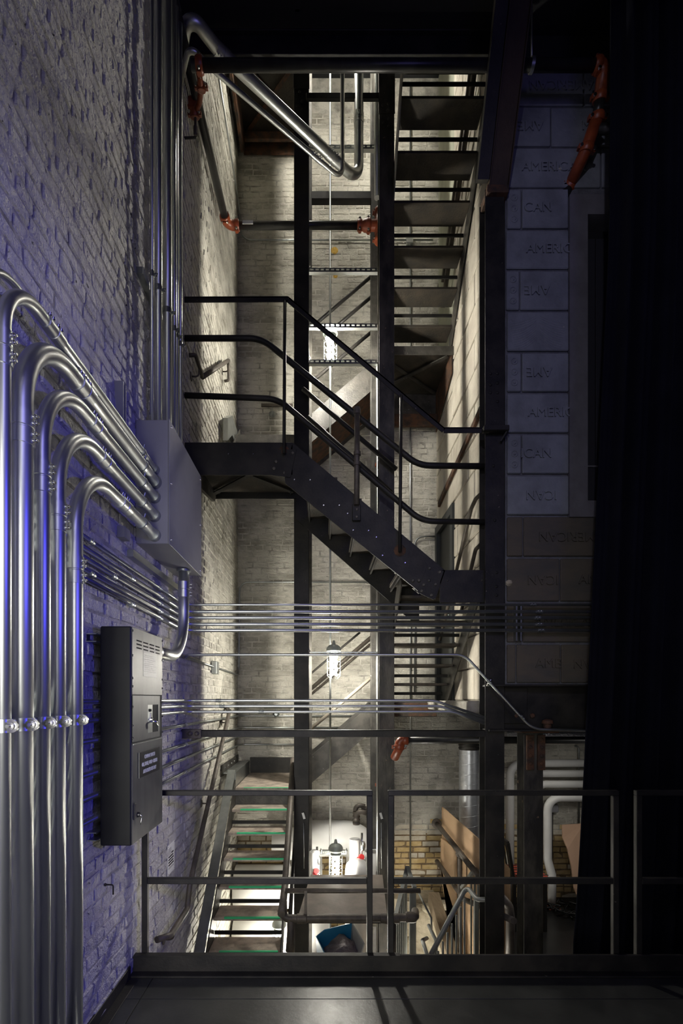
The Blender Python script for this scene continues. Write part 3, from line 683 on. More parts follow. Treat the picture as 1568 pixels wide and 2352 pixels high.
# back flight rails (upper loop)
G2 = 'pipe rails along the back wall flights'
def brail(label, pa, pb, Y=5.76, r=.019, m=None):
    a, b = W(*pa, Y), W(*pb, Y); d = (b - a); a = a - d * .10
    return rail(label, [a, b + d * .12], r, m, 0, group=G2)
brail('highest pipe rail behind the upper lamp', (732, 738), (851, 636))
brail('second pipe rail behind the upper lamp', (778, 745), (851, 683))
brail('third pipe rail behind the upper lamp, just over the stringer', (722, 872), (851, 764))
brail('slim pipe rail above the middle lamp', (722, 1540), (815, 1462), r=.013)
brail('thick wall handrail passing behind the middle lamp', (722, 1575), (852, 1464), 6.48, .026, M['iron'])
brail('second wall rail just under the thick one behind the middle lamp', (722, 1588), (852, 1478), 6.5, .016, M['iron'])
brail('pale worn handrail over the scuffed back stringer', (722, 1667), (852, 1557), 5.80, .021, mat('pale_worn_pipe', (.36, .32, .26), .45, .3))
# wall handrails on the left
def bracket(p, n, parent, m, L=.07):
    p = Vector(p); n = Vector(n)
    return obj('bracket', MB().tube(bend([p + n * L, p + n * L - Vector((0, 0, .06)), p - Vector((0, 0, .06))], .03, 5), .007, 8).lathe(p - Vector((0, 0, .06)), n, [(0, .036), (.006, .034), (.010, .02)], 14), m, parent)
t = thing('wall_handrail', 'short worn handrail on brackets high on the left wall', 'handrail', (-1.04, 5, 4.5))
X_ = -1.04
pa, pb = WL(465, 866, X_), WL(524, 828, X_)
obj('rail', MB().tube(bend([WL(434, 816, X_ - .05), WL(449, 815, X_), pa, ], .015, 3), .016, 8), M['iron'], t)
obj('rail', MB().tube([pa, pb], .020, 12), M['iron'], t)
obj('rail', MB().tube(bend([pb, pb - Vector((0, -.03, .20)), pb - Vector((.05, -.03, .21))], .015, 3), .015, 8), M['iron'], t)
bracket(pa + Vector((-.075, -.1, 0)), (1, 0, 0), t, M['iron']); bracket(pb + Vector((-.075, .02, -.05)), (1, 0, 0), t, M['iron'])
t = thing('wall_handrail', 'short handrail with round bracket on the back wall, upper left', 'handrail', (-.5, 6.5, 5.5))
obj('rail', MB().tube([W(600, 931, 6.5), W(672, 931, 6.5)], .022, 12), M['iron'], t)
obj('bracket', MB().tube([W(625, 931, 6.5), W(625, 950, 6.5), W(625, 950, 6.58)], .007, 8).lathe(W(625, 951, 6.57), (0, -1, 0), [(0, .045), (.01, .04), (.025, .02)], 14), M['galvd'], t)
t = thing('wall_handrail', 'short handrail with round bracket on the back wall, lower left', 'handrail', (-.5, 6.5, 1.5))
obj('rail', MB().tube([W(606, 1624, 6.5), W(672, 1624, 6.5)], .016, 12), M['iron'], t)
obj('bracket', MB().tube([W(634, 1624, 6.5), W(634, 1638, 6.5), W(634, 1638, 6.58)], .007, 8).lathe(W(634, 1640, 6.57), (0, -1, 0), [(0, .045), (.01, .04), (.025, .02)], 14), M['galvd'], t)
t = thing('wall_handrail', 'long brown handrail climbing the left wall beside the green edged flight', 'handrail', (-1.03, 4.5, .5))
pt = [WL(385, 2152, -1.03) + Vector((-.06, -.04, 0)), WL(392, 2148, -1.03), WL(430, 2088, -1.03), WL(436, 2030, -1.03), WL(527, 1632, -1.03), WL(531, 1626, -1.03) + Vector((-.07, .05, 0))]
obj('rail', MB().tube(bend(pt, .06, 5), .021, 12), M['iron'], t)
for px, py in ((402, 2135), (482, 1828), (525, 1645)):
    p = WL(px, py, -1.03); bracket(p + Vector((-.08, 0, -.01)), (1, 0, 0), t, M['iron'])
# wall handrails at the right wall
for lab, pts in (('upper bent handrail low on the cream wall', [(1109, 1130), (1092, 1146), (1082, 1168), (1046, 1318), (1010, 1470)]), ('lower bent handrail low on the cream wall', [(1118, 1236), (1092, 1262), (1080, 1312), (1060, 1400)])):
    rail(lab, [WL(px, py, 1.44) for px, py in pts], .019, M['iron'], .05)
for lab, h_, r_ in (('upper wall handrail glimpsed between the high right treads', .92, .020), ('lower wall pipe glimpsed between the high right treads', .62, .028)):
    rail(lab, [(1.43, 5.95, 5.65 + h_), (1.43, 4.35, 7.28 + h_)], r_, M['iron'], 0)
# inner pipe handrail of the lower left flight and the pipe rail around the platform
rail('long brown handrail on the open side of the green edged flight', [WL(673, 1742, -.30), WL(655, 2030, -.30), WL(646, 2100, -.30)], .028, M['iron'], .05)
rail('slim bar beside the brown handrail of the green edged flight', [WL(680, 1878, -.285), WL(661, 2185, -.285)], .018, M['steel'], 0)
t = thing('platform_rail', 'pipe rail with elbows around the brown sheet platform', 'railing', W(660, 2110, 3.85))
obj('lower_pipe', MB().tube(bend([W(650, 2070, 3.88), W(650, 2110, 3.85), W(940, 2108, 3.85), W(953, 2106, 3.85), W(953, 2092, 4.2)], .05, 5), .031, 12), M['iron'], t)
for px in (693, 884, 905): obj('coupling', MB().lathe(W(px, 2110, 3.85), (1, 0, 0), [(-.04, .031), (-.035, .038), (.035, .038), (.04, .031)], 12), M['iron'], t)
obj('elbow', MB().lathe(W(943, 2107, 3.85), (1, 0, 0), [(-.04, .034), (-.03, .042), (.02, .042), (.04, .034)], 12), M['iron'], t)
obj('upper_pipe', MB().tube([W(655, 2046, 3.9), W(965, 2046, 3.9)], .019, 10), M['iron'], t)
for px in (702,): obj('post', MB().bar(W(px, 2046, 3.88), W(px, 2110, 3.85), .022, .022, up=(0, 1, 0)), M['iron'], t)
obj('post', MB().tube([W(898, 2112, 3.85), W(900, 2240, 3.85)], .034, 12), M['iron'], t)
obj('post', MB().tube([W(668, 2112, 3.85), W(668, 2240, 3.85)], .03, 12), M['iron'], t)
t = thing('platform', 'flat worn brown sheet covering the gap between the tower columns', 'platform', (.2, 4.5, -.16))
obj('sheet', MB().prism([W(685, 2106, 4.1), W(889, 2106, 4.1), W(878, 2012, 4.9), W(713, 2012, 4.9)], (0, 0, .012)), M['sheet'], t)
obj('edge_beam', MB().bar(W(684, 2112, 4.12), W(890, 2112, 4.12), .012, .06), M['steel'], t)

# ============================================================ CONDUITS AND PIPES
def strap_me(r, m):
    pass
def coupling_big(p, ax, r, parent, side=(1, 0, 0), m=None):
    """two banded compression coupling with paired screws on one side"""
    p = Vector(p); ax = Vector(ax).normalized(); sd = (Vector(side) - ax * Vector(side).dot(ax)).normalized()
    h = .055
    c = obj('coupling', MB().lathe(p, ax, [(-h, r), (-h, r + .0035), (-.004, r + .0035), (-.002, r + .001), (.002, r + .001), (.004, r + .0035), (h, r + .0035), (h, r)], 24), m or M['galv'], parent)
    me = MB()
    for q in (-.04, -.018, .018, .04):
        b = p + ax * q + sd * (r + .001)
        me.lathe(b, sd, [(0, .006), (.006, .006), (.007, .008), (.012, .008), (.013, .004), (.02, .004)], 8)
    obj('screws', me, M['bolt'], c)
    return c
def coupling_small(p, ax, r, parent, m=None):
    p = Vector(p); ax = Vector(ax).normalized(); me = MB().lathe(p, ax, [(-.022, r), (-.022, r + .003), (-.003, r + .003), (-.002, r + .005), (.002, r + .005), (.003, r + .003), (.022, r + .003), (.022, r)], 12)
    s = Vector((0, -1, .2)) - ax * Vector((0, -1, .2)).dot(ax); s.normalize()
    for q in (-.012, .012): me.lathe(p + ax * q + s * r, s, [(0, .004), (.008, .0045), (.009, .002)], 6)
    return obj('coupling', me, m or M['galvd'], parent)
XP = -1.0; YBOX = 2.99
big = [  # pixel x of the riser, horizontal level, radius, bend radius, label, coupling riser y, coupling run Y, clamp
    (172, 2.595, .0300, .30, 'innermost thick conduit bending towards the grey box, nearest the black cabinet', 1310, 2.52),
    (132, 2.712, .0290, .30, 'second thick bent conduit counted from the black cabinet', 1188, 2.30),
    (96, 2.822, .0285, .30, 'middle thick bent conduit of the five running to the grey box', 1097, 2.21),
    (51, 2.912, .0345, .30, 'thickest and brightest bent conduit, second from the picture edge', 985, 2.09),
    (8, 2.985, .022, .20, 'thinner bent conduit at the picture edge, topmost with a coupling', 800, 1.86)]
GB = 'thick bent conduits rising to the grey wall box'
for px, z, r, br, lab, cy, yr in big:
    X = XP if px > 10 else XP - .0; Y = F * XP / (px - VX)
    t = thing('bent_conduit', lab, 'conduit', (X, Y, 0), GB)
    obj('pipe', MB().tube(bend([(X, Y, 0.0), (X, Y, z), (X, YBOX + .01, z)], br, 16), r, 32), M['galv'], t)
    zc_ = EYE - (cy - VY) * Y / F
    coupling_big((X, Y, zc_), (0, 0, 1), r, t)
    coupling_big((X, yr, z), (0, 1, 0), r, t, (0.3, 0, 1))
    for yy in (YBOX - .22, ):
        obj('conduit_clamp', MB().lathe((X, yy, z), (0, 1, 0), [(-.01, r), (-.01, r + .004), (.01, r + .004), (.01, r)], 24).lathe((X + r * .5, yy, z + r), (.3, 0, 1), [(0, .006), (.02, .006)], 8), M['galvd'], t)
    obj('locknut', MB().lathe((X, YBOX - .014, z), (0, 1, 0), [(-.012, r), (-.012, r + .006), (.012, r + .008), (.014, r)], 20), M['galvd'], t)
    # strut clamps at two levels
    for zz in ((1.535, .25) if px > 100 else (1.535,)):
        zz = zz
        cl = obj('pipe_clamp', MB().lathe((X, Y, zz), (0, 0, 1), [(-.021, r), (-.021, r + .003), (.021, r + .003), (.021, r)], 24), M['galvd'], t)
        ex = X + r + .012
        obj('clamp_ear', MB().bbox(X + r * .5, ex + .002, Y - r * .55 - .003, Y - r * .55 + .001, zz - .021, zz + .021, .001).lathe((ex, Y - r * .5, zz), (0, -1, 0), [(-.002, .021), (.004, .021), (.005, .013), (.013, .013), (.014, .006), (.026, .006)], 16), M['bolt'], cl)
t = thing('bent_conduit', 'slimmest bent conduit hugging the wall above the thick ones', 'conduit', (-1.07, 1.55, 0), GB)
obj('pipe', MB().tube(bend([(-1.07, 1.56, 0), (-1.07, 1.56, 3.06), (-1.07, YBOX + .01, 3.06)], .2, 12), .013, 20), M['galv'], t)
coupling_small((-1.07, 2.75, 3.06), (0, 1, 0), .013, t)
o = obj('strut_channel', MB().box(XL, XL + .04, 1.3, 2.2, 1.515, 1.556).box(XL + .04, XL + .082, 1.3, 2.2, 1.515, 1.519).box(XL + .04, XL + .082, 1.3, 2.2, 1.552, 1.556), M['galvd']); tag(o, 'strut channel clamping the thick risers at eye level', 'strut')
o = obj('strut_channel', MB().box(XL, XL + .075, 1.75, 2.12, .23, .271), M['galvd']); tag(o, 'low strut channel behind the thick risers near the floor', 'strut')
# strut brackets on the wall
for lab, p, dz in (('short vertical strut piece on the wall left of the grey box', WL(274, 926, -1.10), .11), ):
    o = obj('strut_channel', MB().box(XL, XL + .008, p.y - .02, p.y + .02, p.z - dz, p.z + dz).box(XL + .008, XL + .05, p.y - .02, p.y - .016, p.z - dz, p.z + dz).box(XL + .008, XL + .05, p.y + .016, p.y + .02, p.z - dz, p.z + dz), M['encl']); tag(o, lab, 'strut')
o = obj('strut_channel', MB().box(XL, XL + .045, 3.0, 3.62, 4.17, 4.21), M['galvd']); tag(o, 'strut channel on the wall behind the vertical conduits', 'strut')
o = obj('strut_channel', MB().box(XL, XL + .045, 2.85, 3.75, 2.43, 2.47), M['galvd']); tag(o, 'strut channel on the wall just under the grey box', 'strut')
o = obj('strut_channel', MB().box(XL, XL + .045, 2.72, 2.80, 2.50, 2.56), M['encl']); tag(o, 'stub of strut below the lowest thick conduit', 'strut')
# vertical conduits above the box
vc = [(349, .011), (363, .024), (384, .030), (400, .016), (406, .011), (414, .014)]
vn = ['outermost thin vertical conduit above the grey box', 'second vertical conduit above the grey box, fairly thick', 'thickest vertical conduit above the grey box', 'medium vertical conduit right of the thickest one', 'thin vertical conduit squeezed near the right end of the bank', 'last vertical conduit of the bank, against the shaft opening']
for (px, r), lab in zip(vc, vn):
    X = -1.03; Y = F * X / (px - VX)
    t = thing('vertical_conduit', lab, 'conduit', (X, Y, 3.28), 'vertical conduits above the grey wall box')
    obj('pipe', MB().tube([(X, Y, 3.28), (X, Y, 7.05 if px < 395 else 6.52)], r, 20), M['galv'], t)
    obj('pipe_clamp', MB().lathe((X, Y, 4.19), (0, 0, 1), [(-.018, r), (-.018, r + .003), (.018, r + .003), (.018, r)], 16).lathe((X + r + .002, Y + .012, 4.19), (.7, -.5, 0), [(0, .011), (.012, .011), (.013, .005), (.025, .005)], 8), M['galvd'], t)
# grey wall box
t = thing('pull_box', 'large flat grey steel box on the left wall where conduits meet', 'box', (-1.02, 3.37, 2.547))
bz0, bz1 = 2.547, 3.287
obj('body', MB().bbox(XL + .005, -.918, YBOX, 3.77, bz0, bz1, .004), M['encl'], t)
obj('cover', MB().bbox(-.918, -.912, YBOX - .004, 3.775, bz0 - .004, bz1 + .004, .002), M['encl'], t)
bolts([Vector((-.912, y, z)) for y in (YBOX + .03, 3.74) for z in (bz0 + .03, (bz0 + bz1) / 2, bz1 - .03)], (1, 0, 0), .006, t, M['bolt'], 'screw')
# conduit from the box down to the cabinet
t = thing('elbow_conduit', 'thick conduit dropping from the grey box and curving into the black cabinet', 'conduit', (-1.0, 3.5, 2.5))
pe = bend([(-.99, 3.58, 2.55), (-.99, 3.58, 1.90), (-.99, 2.86, 1.90)], .34, 14)
obj('pipe', MB().tube(pe, .037, 28), M['galv'], t)
coupling_big((-.99, 3.58, 2.40), (0, 0, 1), .037, t, (1, .3, 0))
obj('locknut', MB().lathe((-.99, 3.58, 2.54), (0, 0, -1), [(0, .05), (.012, .05), (.015, .04)], 20), M['galvd'], t)
obj('collar', MB().lathe((-.99, 2.97, 1.90), (0, 1, 0), [(-.03, .037), (-.03, .041), (.03, .041), (.03, .037)], 24), M['galvd'], t)
# company switch cabinet
XC = -.916; cy0, cy1, cz0, cz1 = 2.41, 2.87, .911, 1.97
t = thing('switch_cabinet', 'tall black electrical cabinet with grey fronted door panels', 'cabinet', (-1.0, 2.64, cz0))
obj('body', MB().bbox(-1.07, XC - .004, cy0, cy1, cz0, cz1, .006), M['cab'], t)
for z in (cz0 + .055, cz1 - .06): obj('mounting_strut', MB().box(XL, -1.07, cy0 - .04, cy1 + .04, z - .02, z - .016).box(XL, -1.07, cy0 - .04, cy1 + .04, z + .016, z + .02).box(XL, XL + .004, cy0 - .04, cy1 + .04, z - .016, z + .016), M['galvd'], t)
zs = [1.64, 1.405]
up = obj('upper_panel', MB().bbox(XC - .004, XC, cy0 + .004, cy1 - .002, zs[0], cz1 - .002, .0015), M['cabdoor'], t)
for r_ in range(3):
    for c_ in range(4):
        a = cy0 + .06 + c_ * .093; z = cz1 - .062 - r_ * .018
        obj('vent_slot', MB().box(XC, XC + .001, a, a + .070, z - .003, z + .004), M['slot'], up)
ns = obj('notice_sheet', MB().box(XC, XC + .0008, cy0 + .15, cy0 + .36, 1.735, 1.885), mat('faint_grey_notice', (.10, .105, .10), .5), up)
nl = MB()
for i in range(9): nl.box(XC + .0008, XC + .0012, cy0 + .17, cy0 + .17 + .12 + .05 * ((i * 7) % 3) / 2, 1.845 - i * .0105, 1.8475 - i * .0105)
obj('print_lines', nl, mat('dim_print', (.16, .165, .16), .6), ns)
mp_ = MB()
y0_, y1_, wy0, wy1, wz0, wz1 = cy0 + .012, cy1 - .045, cy0 + .22, cy1 - .075, zs[1] + .035, zs[0] - .052
mp_.box(XC - .004, XC, y0_, wy0, zs[1] + .004, zs[0] - .004).box(XC - .004, XC, wy1, y1_, zs[1] + .004, zs[0] - .004)
mp_.box(XC - .004, XC, wy0, wy1, zs[1] + .004, wz0).box(XC - .004, XC, wy0, wy1, wz1, zs[0] - .004)
mpo = obj('middle_panel', mp_, M['cabdoor'], t)
obj('recess', MB().box(XC - .0045, XC - .003, y0_, cy1 - .002, zs[1], zs[0]), M['slot'], t)
sw = obj('breaker_plate', MB().box(XC - .003, XC - .001, wy0, wy0 + .075, wz0, wz1), M['galvd'], mpo)
lm = text_mesh('400A', .022, .0006); lm.materials.append(M['slot']); inst('lettering', lm, (XC, wy0 + .035, wz1 - .03), sw, (R(90), 0, R(90)))
obj('switch_handle', MB().tube(bend([(XC, wy0 + .04, 1.50), (XC + .025, wy0 + .045, 1.50), (XC + .03, wy0 + .07, 1.48)], .01, 4), .007, 8).lathe((XC, wy0 + .04, 1.51), (1, 0, 0), [(0, .012), (.012, .01)], 8).bbox(XC - .001, XC + .004, wy0 + .03, wy0 + .05, 1.50, 1.545, .001), M['bolt'], sw)
lp = obj('door', MB().bbox(XC - .004, XC, cy0 + .004, cy1 - .002, cz0 + .004, zs[1] - .006, .0015), M['cabdoor'], t)
obj('door_lip', MB().box(XC, XC + .004, cy0 + .012, cy1 - .004, zs[1] - .010, zs[1] - .004), M['galvd'], lp)
npz = 1.285; pl = obj('name_plate', MB().bbox(XC, XC + .0025, cy0 + .085, cy0 + .40, npz - .062, npz + .066, .001), M['plate'], lp)
obj('plate_edge', MB().box(XC + .0025, XC + .004, cy0 + .083, cy0 + .087, npz - .062, npz + .066), M['galvd'], pl)
for i, s_ in enumerate(('COMPANY SWITCH', '400A, 3-PHASE, 4-WIRE + GROUND', 'AUTHORIZED USE ONLY')):
    lm = text_mesh(s_, .0245, .0005); lm.materials.append(M['white']); 
    o = inst('lettering', lm, (XC + .0032, cy0 + .243, npz + .036 - i * .037), pl, (R(90), 0, R(90))); o.scale = (.62 if i == 1 else .72, 1.15, 1)
obj('latch', MB().bbox(XC, XC + .006, cy0 + .02, cy0 + .045, 1.03, 1.11, .002).lathe((XC, cy0 + .075, 1.045), (1, 0, 0), [(0, .014), (.012, .012), (.013, .008)], 12), M['plate'], lp)
obj('key_ring', MB().tube([(XC + .012, cy0 + .075, 1.045), (XC + .018, cy0 + .085, 1.035), (XC + .015, cy0 + .08, 1.01), (XC + .014, cy0 + .078, .995)], .003, 6), M['bolt'], lp)
bolts([Vector((XC, y, z)) for y, z_ in ((cy0 + .008, (1.95, 1.83, 1.72, 1.68, 1.58, 1.49, 1.43)), (cy1 - .006, (1.95, 1.84, 1.73, 1.68, 1.60, 1.52, 1.43))) for z in z_], (1, 0, 0), .006, t, M['plate'], 'screw', .005)
# small wall conduits, left wall lower group of five turning across the shaft
YX = 3.93
lv = [(1389, 2.355, .0095, 'uppermost and thinnest'), (1405, 2.30, .0135, 'second'), (1419, 2.255, .0135, 'middle'), (1434, 2.205, .0135, 'fourth'), (1448, 2.158, .0135, 'lowest')]
for i, (py, z, r, nm) in enumerate(lv):
    t = thing('cross_conduit', nm + ' of the five conduits crossing the shaft in front of the landing', 'conduit', (-1.09, 3.9, z), 'five parallel conduits crossing the shaft')
    z = zc(py, YX); X = -1.085
    obj('pipe', MB().tube(bend([(X, 1.6, z + .005 + .004 * i), (X, YX, z), (3.3, YX, z)], .09, 8), r, 14), M['galv'], t)
    for yy in (2.35 + .25 * ((i * 2) % 3), 3.35): coupling_small((X, yy, z), (0, 1, 0), r, t)
    coupling_small((xc(1238 + (0, 0, -4, 0, 4)[i] - (14 if i == 0 else 0), YX), YX, z), (1, 0, 0), r, t)
o = obj('strut_channel', MB().bbox(xc(1177, FY), xc(1180, FY), YX, FY - .01, zc(1472, YX), zc(1385, YX), .001).bbox(xc(1187, FY), xc(1190, FY), YX, FY - .01, zc(1472, YX), zc(1385, YX), .001), M['galvd']); tag(o, 'vertical strut holding the five conduits on the tile wall', 'strut')
# group of three
for i, (py, r) in enumerate(((1609, .0115), (1622, .0115), (1635, .0115))):
    t = thing('cross_conduit', ('upper', 'middle', 'lower')[i] + ' of the three thin conduits over the angle bar', 'conduit', (-1.09, 3.9, 1.6), 'three thin conduits over the angle bar')
    z = zc(py, 3.95); X = -1.09; xe_ = (996, 1010, 1040)[i]
    obj('pipe', MB().tube(bend([(X, 1.6, z), (X, 3.95, z), (xc(xe_, 3.95), 3.95, z), W(1112, 1648 + i * 7, 3.95)], [.09, .3], 8), r, 14), M['galv'], t)
    for q in ((502, 510, 600)[i],): coupling_small((xc(q, 3.95), 3.95, z), (1, 0, 0), r, t)
    coupling_small((X, 3.3, z), (0, 1, 0), r, t)
# four conduits running down the left wall, then along the back wall
for i, (za, nm, rr_) in enumerate(((1.405, 'highest', .0125), (1.25, 'second', .0125), (1.14, 'third', .0125), (1.03, 'lowest', .0115))):
    t = thing('wall_conduit', nm + ' of the four conduits running back along the left wall behind the handrail', 'conduit', (-1.09, 4.5, za), 'four conduits along the left wall')
    obj('pipe', MB().tube(bend([(-1.095, 1.6, za + .02), (-1.095, YB - .03, za - .01), (1.5 if i == 0 else -.15 if i == 3 else .3, YB - .03, za - .01)], .10, 8), rr_, 12), M['galvd'], t)
    coupling_small((-1.095, 3.35 - .05 * i, za + .012), (0, 1, 0), rr_, t); coupling_small((-1.095, 4.0, za + .005), (0, 1, 0), rr_, t)
# junction box line
t = thing('wall_conduit', 'thin conduit with square junction box, climbing the back corner', 'conduit', (-1.09, 5, 1.94))
obj('pipe', MB().tube(bend([(-1.095, 3.62, 1.955), (-1.095, YB - .03, 1.93), (-1.085, YB - .03, 3.15), (1.2, YB - .03, 3.15)], .12, 8), .010, 10), M['galvd'], t)
obj('junction_box', MB().bbox(-1.115, -1.06, 5.02, 5.14, 1.87, 2.0, .005), M['galvd'], t)
t = thing('wall_conduit', 'pale conduit looping from the upper corner across the back wall with a box', 'conduit', (-1.09, 6.5, 7.6))
obj('pipe', MB().tube(bend([(-1.095, 5.2, 8.2), (-1.095, YB - .03, 8.1), (-1.06, YB - .03, 7.64), (1.45, YB - .03, 7.64)], .14, 8), .010, 10), M['galvd'], t)
obj('junction_box', MB().bbox(1.10, 1.19, YB - .06, YB, 7.58, 7.70, .005), M['galvd'], t)
o = obj('vertical_conduit', MB().tube([(1.155, YB - .025, -.62), (1.155, YB - .025, 9.7)], .011, 10), M['galvd']); tag(o, 'thin conduit straight down the back wall right of the tower', 'conduit')
o = obj('vertical_conduit', MB().tube(bend([(1.21, YB - .03, 1.7), (1.21, YB - .03, 3.75), (1.5, YB - .03, 3.75)], .12, 6), .011, 10), M['galvd']); tag(o, 'thin conduit bending beside the dark doorway', 'conduit')
# single conduit with the diagonal drop
t = thing('cross_conduit', 'lone conduit crossing the shaft then dropping diagonally over the riveted beam', 'conduit', W(430, 1504, 3.92))
obj('pipe', MB().tube(bend([W(425, 1510, 3.98), W(432, 1504, 3.9), W(1066, 1504, 3.9), W(1222, 1675, 3.9), W(1400, 1679, 3.9)], [.03, .16, .2], 7), .0105, 12), M['galv'], t)
coupling_small(W(1123, 1566, 3.9), (.68, 0, -.74), .0105, t); coupling_small(W(1199, 1648, 3.9), (.68, 0, -.74), .0105, t)
obj('beam_clamp', MB().tube([W(1118, 1575, 3.92), W(1128, 1560, 3.89)], .008, 6), M['bolt'], t)
# the two conduits bending out of the wall near the ceiling
t = thing('bent_conduit', 'thick conduit slanting from the ceiling corner then turning up by the tower', 'conduit', W(440, 90, 3.75))
bp_ = [W(452, 215, 3.52) + Vector((-.08, .1, 0)), W(438, 62, 3.66), W(470, 62, 3.9), W(815, 428, 4.82), W(850, 360, 4.97), W(847, 100, 4.97)]
A0 = W(505, 118, 3.93)
A1 = Vector(((800 - VX) / F, 1, -(396 - VY) / F)); A1 = A1 * ((A0.z - EYE) / A1.z); A1.z += EYE
dv = (A1 - A0).normalized(); end = A1 + dv * .14
obj('pipe', MB().tube(bend([Vector((XL + .005, 3.95, A0.z)), Vector((xc(432, 3.70), 3.70, A0.z)), A0 - dv * .02, end, Vector((end.x, end.y, 9.7))], [.07, .10, .17], 12), .045, 24), M['galv'], t)
coupling_big(A1 - dv * .22, dv, .045, t, (0, -1, 0)); coupling_big(A0 + dv * .02, dv, .045, t, (0, -.4, -1))
coupling_big((end.x, end.y, 7.32), (0, 0, 1), .045, t, (0, -1, 0))
t = thing('bent_conduit', 'thinner conduit running under the thick slanting one near the ceiling', 'conduit', W(440, 120, 3.75))
C0 = W(478, 150, 3.85); C1 = Vector(((775 - VX) / F, 1, -(404 - VY) / F)); C1 = C1 * ((C0.z - EYE) / C1.z); C1.z += EYE
dv = (C1 - C0).normalized(); end = C1 + dv * .06
obj('pipe', MB().tube(bend([Vector((XL + .005, 3.95, C0.z)), Vector((xc(434, 3.73), 3.73, C0.z)), C0 - dv * .02, end, Vector((end.x, end.y, 9.7))], [.06, .1, .12], 10), .020, 18), M['galv'], t)
coupling_big(C1 - dv * .25, dv, .020, t, (0, -1, 0))
# risers in the tower
o = obj('vertical_conduit', MB().tube([(.085, 5.42, -1.5), (.085, 5.42, 9.7)], .011, 12), M['galvd']); tag(o, 'thin rod hanging down the middle of the tower past the lamps', 'conduit')
o = obj('vertical_conduit', MB().tube([W(866, 455, 5.05), (W(866, 455, 5.05).x, 5.05, 9.7)], .030, 18), M['galv']); tag(o, 'bright thick riser against the right tower column at the top', 'conduit')
o = obj('vertical_conduit', MB().tube([(xc(869, 5.25), 5.25, -2.5), (xc(869, 5.25), 5.25, 5.1)], .024, 16), M['galv']); tag(o, 'bright riser beside the right tower column, lower half', 'conduit')

# ---- sprinkler pipes with orange fittings
def groove(p, ax, r, parent, side=(0, 0, 1)):
    """grooved coupling: ring with two bolted ears"""
    p = Vector(p); ax = Vector(ax).normalized(); sd = Vector(side) - ax * Vector(side).dot(ax); sd.normalize(); q = ax.cross(sd)
    c = obj('coupling', MB().lathe(p, ax, [(-.027, r), (-.025, r + .010), (-.012, r + .016), (.012, r + .016), (.025, r + .010), (.027, r)], 18).bar(p + sd * (r + .012) - q * .018, p + sd * (r + .012) + q * .018, .035, .030, up=ax).bar(p - sd * (r + .012) - q * .018, p - sd * (r + .012) + q * .018, .035, .030, up=ax), M['orange'], parent)
    b = MB()
    for s_ in (1, -1): b.tube([p + sd * s_ * (r + .014) - q * .034, p + sd * s_ * (r + .014) + q * .034], .007, 6).lathe(p + sd * s_ * (r + .014) + q * .026, q, [(0, .012), (.010, .012)], 6)
    obj('bolts', b, M['bolt'], c)
    return c
RS = .038
t = thing('sprinkler_main', 'black sprinkler pipe spanning below the top beam from wall to wall', 'pipe', (-.9, 3.72, 6.34))
mY, mz = 3.72, zc(150, 3.72); mxl, mxr = xc(455, mY), xc(1372, mY)
obj('pipe', MB().tube([(mxl, mY, mz), (mxr, mY, mz)], RS, 20), M['blackpipe'], t)
groove((mxl + .01, mY, mz), (1, 0, 0), RS, t)
obj('end_cap', MB().lathe((mxl - .03, mY, mz), (1, 0, 0), [(-.03, .02), (-.02, RS), (.03, RS)], 16), M['blackpipe'], t)
obj('hanger', MB().tube([W(1221, 10, mY), W(1221, 132, mY)], .006, 8).lathe((xc(1221, mY), mY, mz), (1, 0, 0), [(-.012, RS), (-.012, RS + .008), (.012, RS + .008), (.012, RS)], 18), M['galvd'], t)
e0 = Vector((mxr, mY, mz))
el = bend([e0, e0 + Vector((.05, .0, 0)), e0 + Vector((.05, .06, -.17))], .08, 6)
obj('elbow', MB().tube(el, RS + .008, 16), M['orange'], t); groove(e0, (1, 0, 0), RS, t); groove(el[-1], (0, .3, -1), RS, t, (1, 0, 0))
q1 = el[-1] + Vector((-.01, .02, -.13)); obj('nipple', MB().tube([el[-1], q1], RS, 16), M['blackpipe'], t)
groove(q1, (0, .3, -1), RS, t, (1, 0, 0))
q2 = q1 + Vector((-.05, .06, -.17)); q3 = q2 + Vector((-.05, .16, -.12))
obj('elbow', MB().tube(bend([q1, q2, q3], .06, 5), RS + .008, 16), M['orange'], t); groove(q2, (-.2, .3, -1), RS, t, (1, 0, 0)); groove(q3, (-.3, .8, -.5), RS, t, (1, 0, 0))
obj('stub', MB().tube([q3, Vector((q3.x - .05, FY + .02, q3.z - .10))], RS, 16), M['blackpipe'], t)
obj('branch', MB().tube([q1 + Vector((0, .02, -.06)), q1 + Vector((.5, .02, -.06))], RS * .9, 14), M['blackpipe'], t)
zl = 6.62
t = thing('sprinkler_branch', 'black sprinkler pipe receding along the left wall, then crossing behind the tower', 'pipe', (-1.02, 4, zl))
PL = lambda px, py: Vector(((px - VX) * (zl - EYE) / (VY - py), F * (zl - EYE) / (VY - py), zl))
a0, a1, a2 = PL(388, 0), PL(441, 240), PL(516, 482)
a2 = Vector((xc(516, 5.20), 5.20, zl)); a0 = Vector((-1.075, 3.3, zl)); a1 = a0.lerp(a2, .5)
obj('pipe', MB().tube([a0, a1 + Vector((0, 0, 0)), a2], RS, 18), M['blackpipe'], t)
obj('elbow', MB().tube(bend([a2, a2 + Vector((0, .09, 0)), a2 + Vector((.11, .09, 0))], .085, 6), RS + .008, 16), M['orange'], t)
b0 = a2 + Vector((.11, .09, 0)); bx = xc(826, b0.y)
groove(a2, (0, 1, 0), RS, t); groove(b0, (1, 0, 0), RS, t)
obj('pipe', MB().tube([b0, (bx, b0.y, zl)], RS, 18), M['blackpipe'], t)
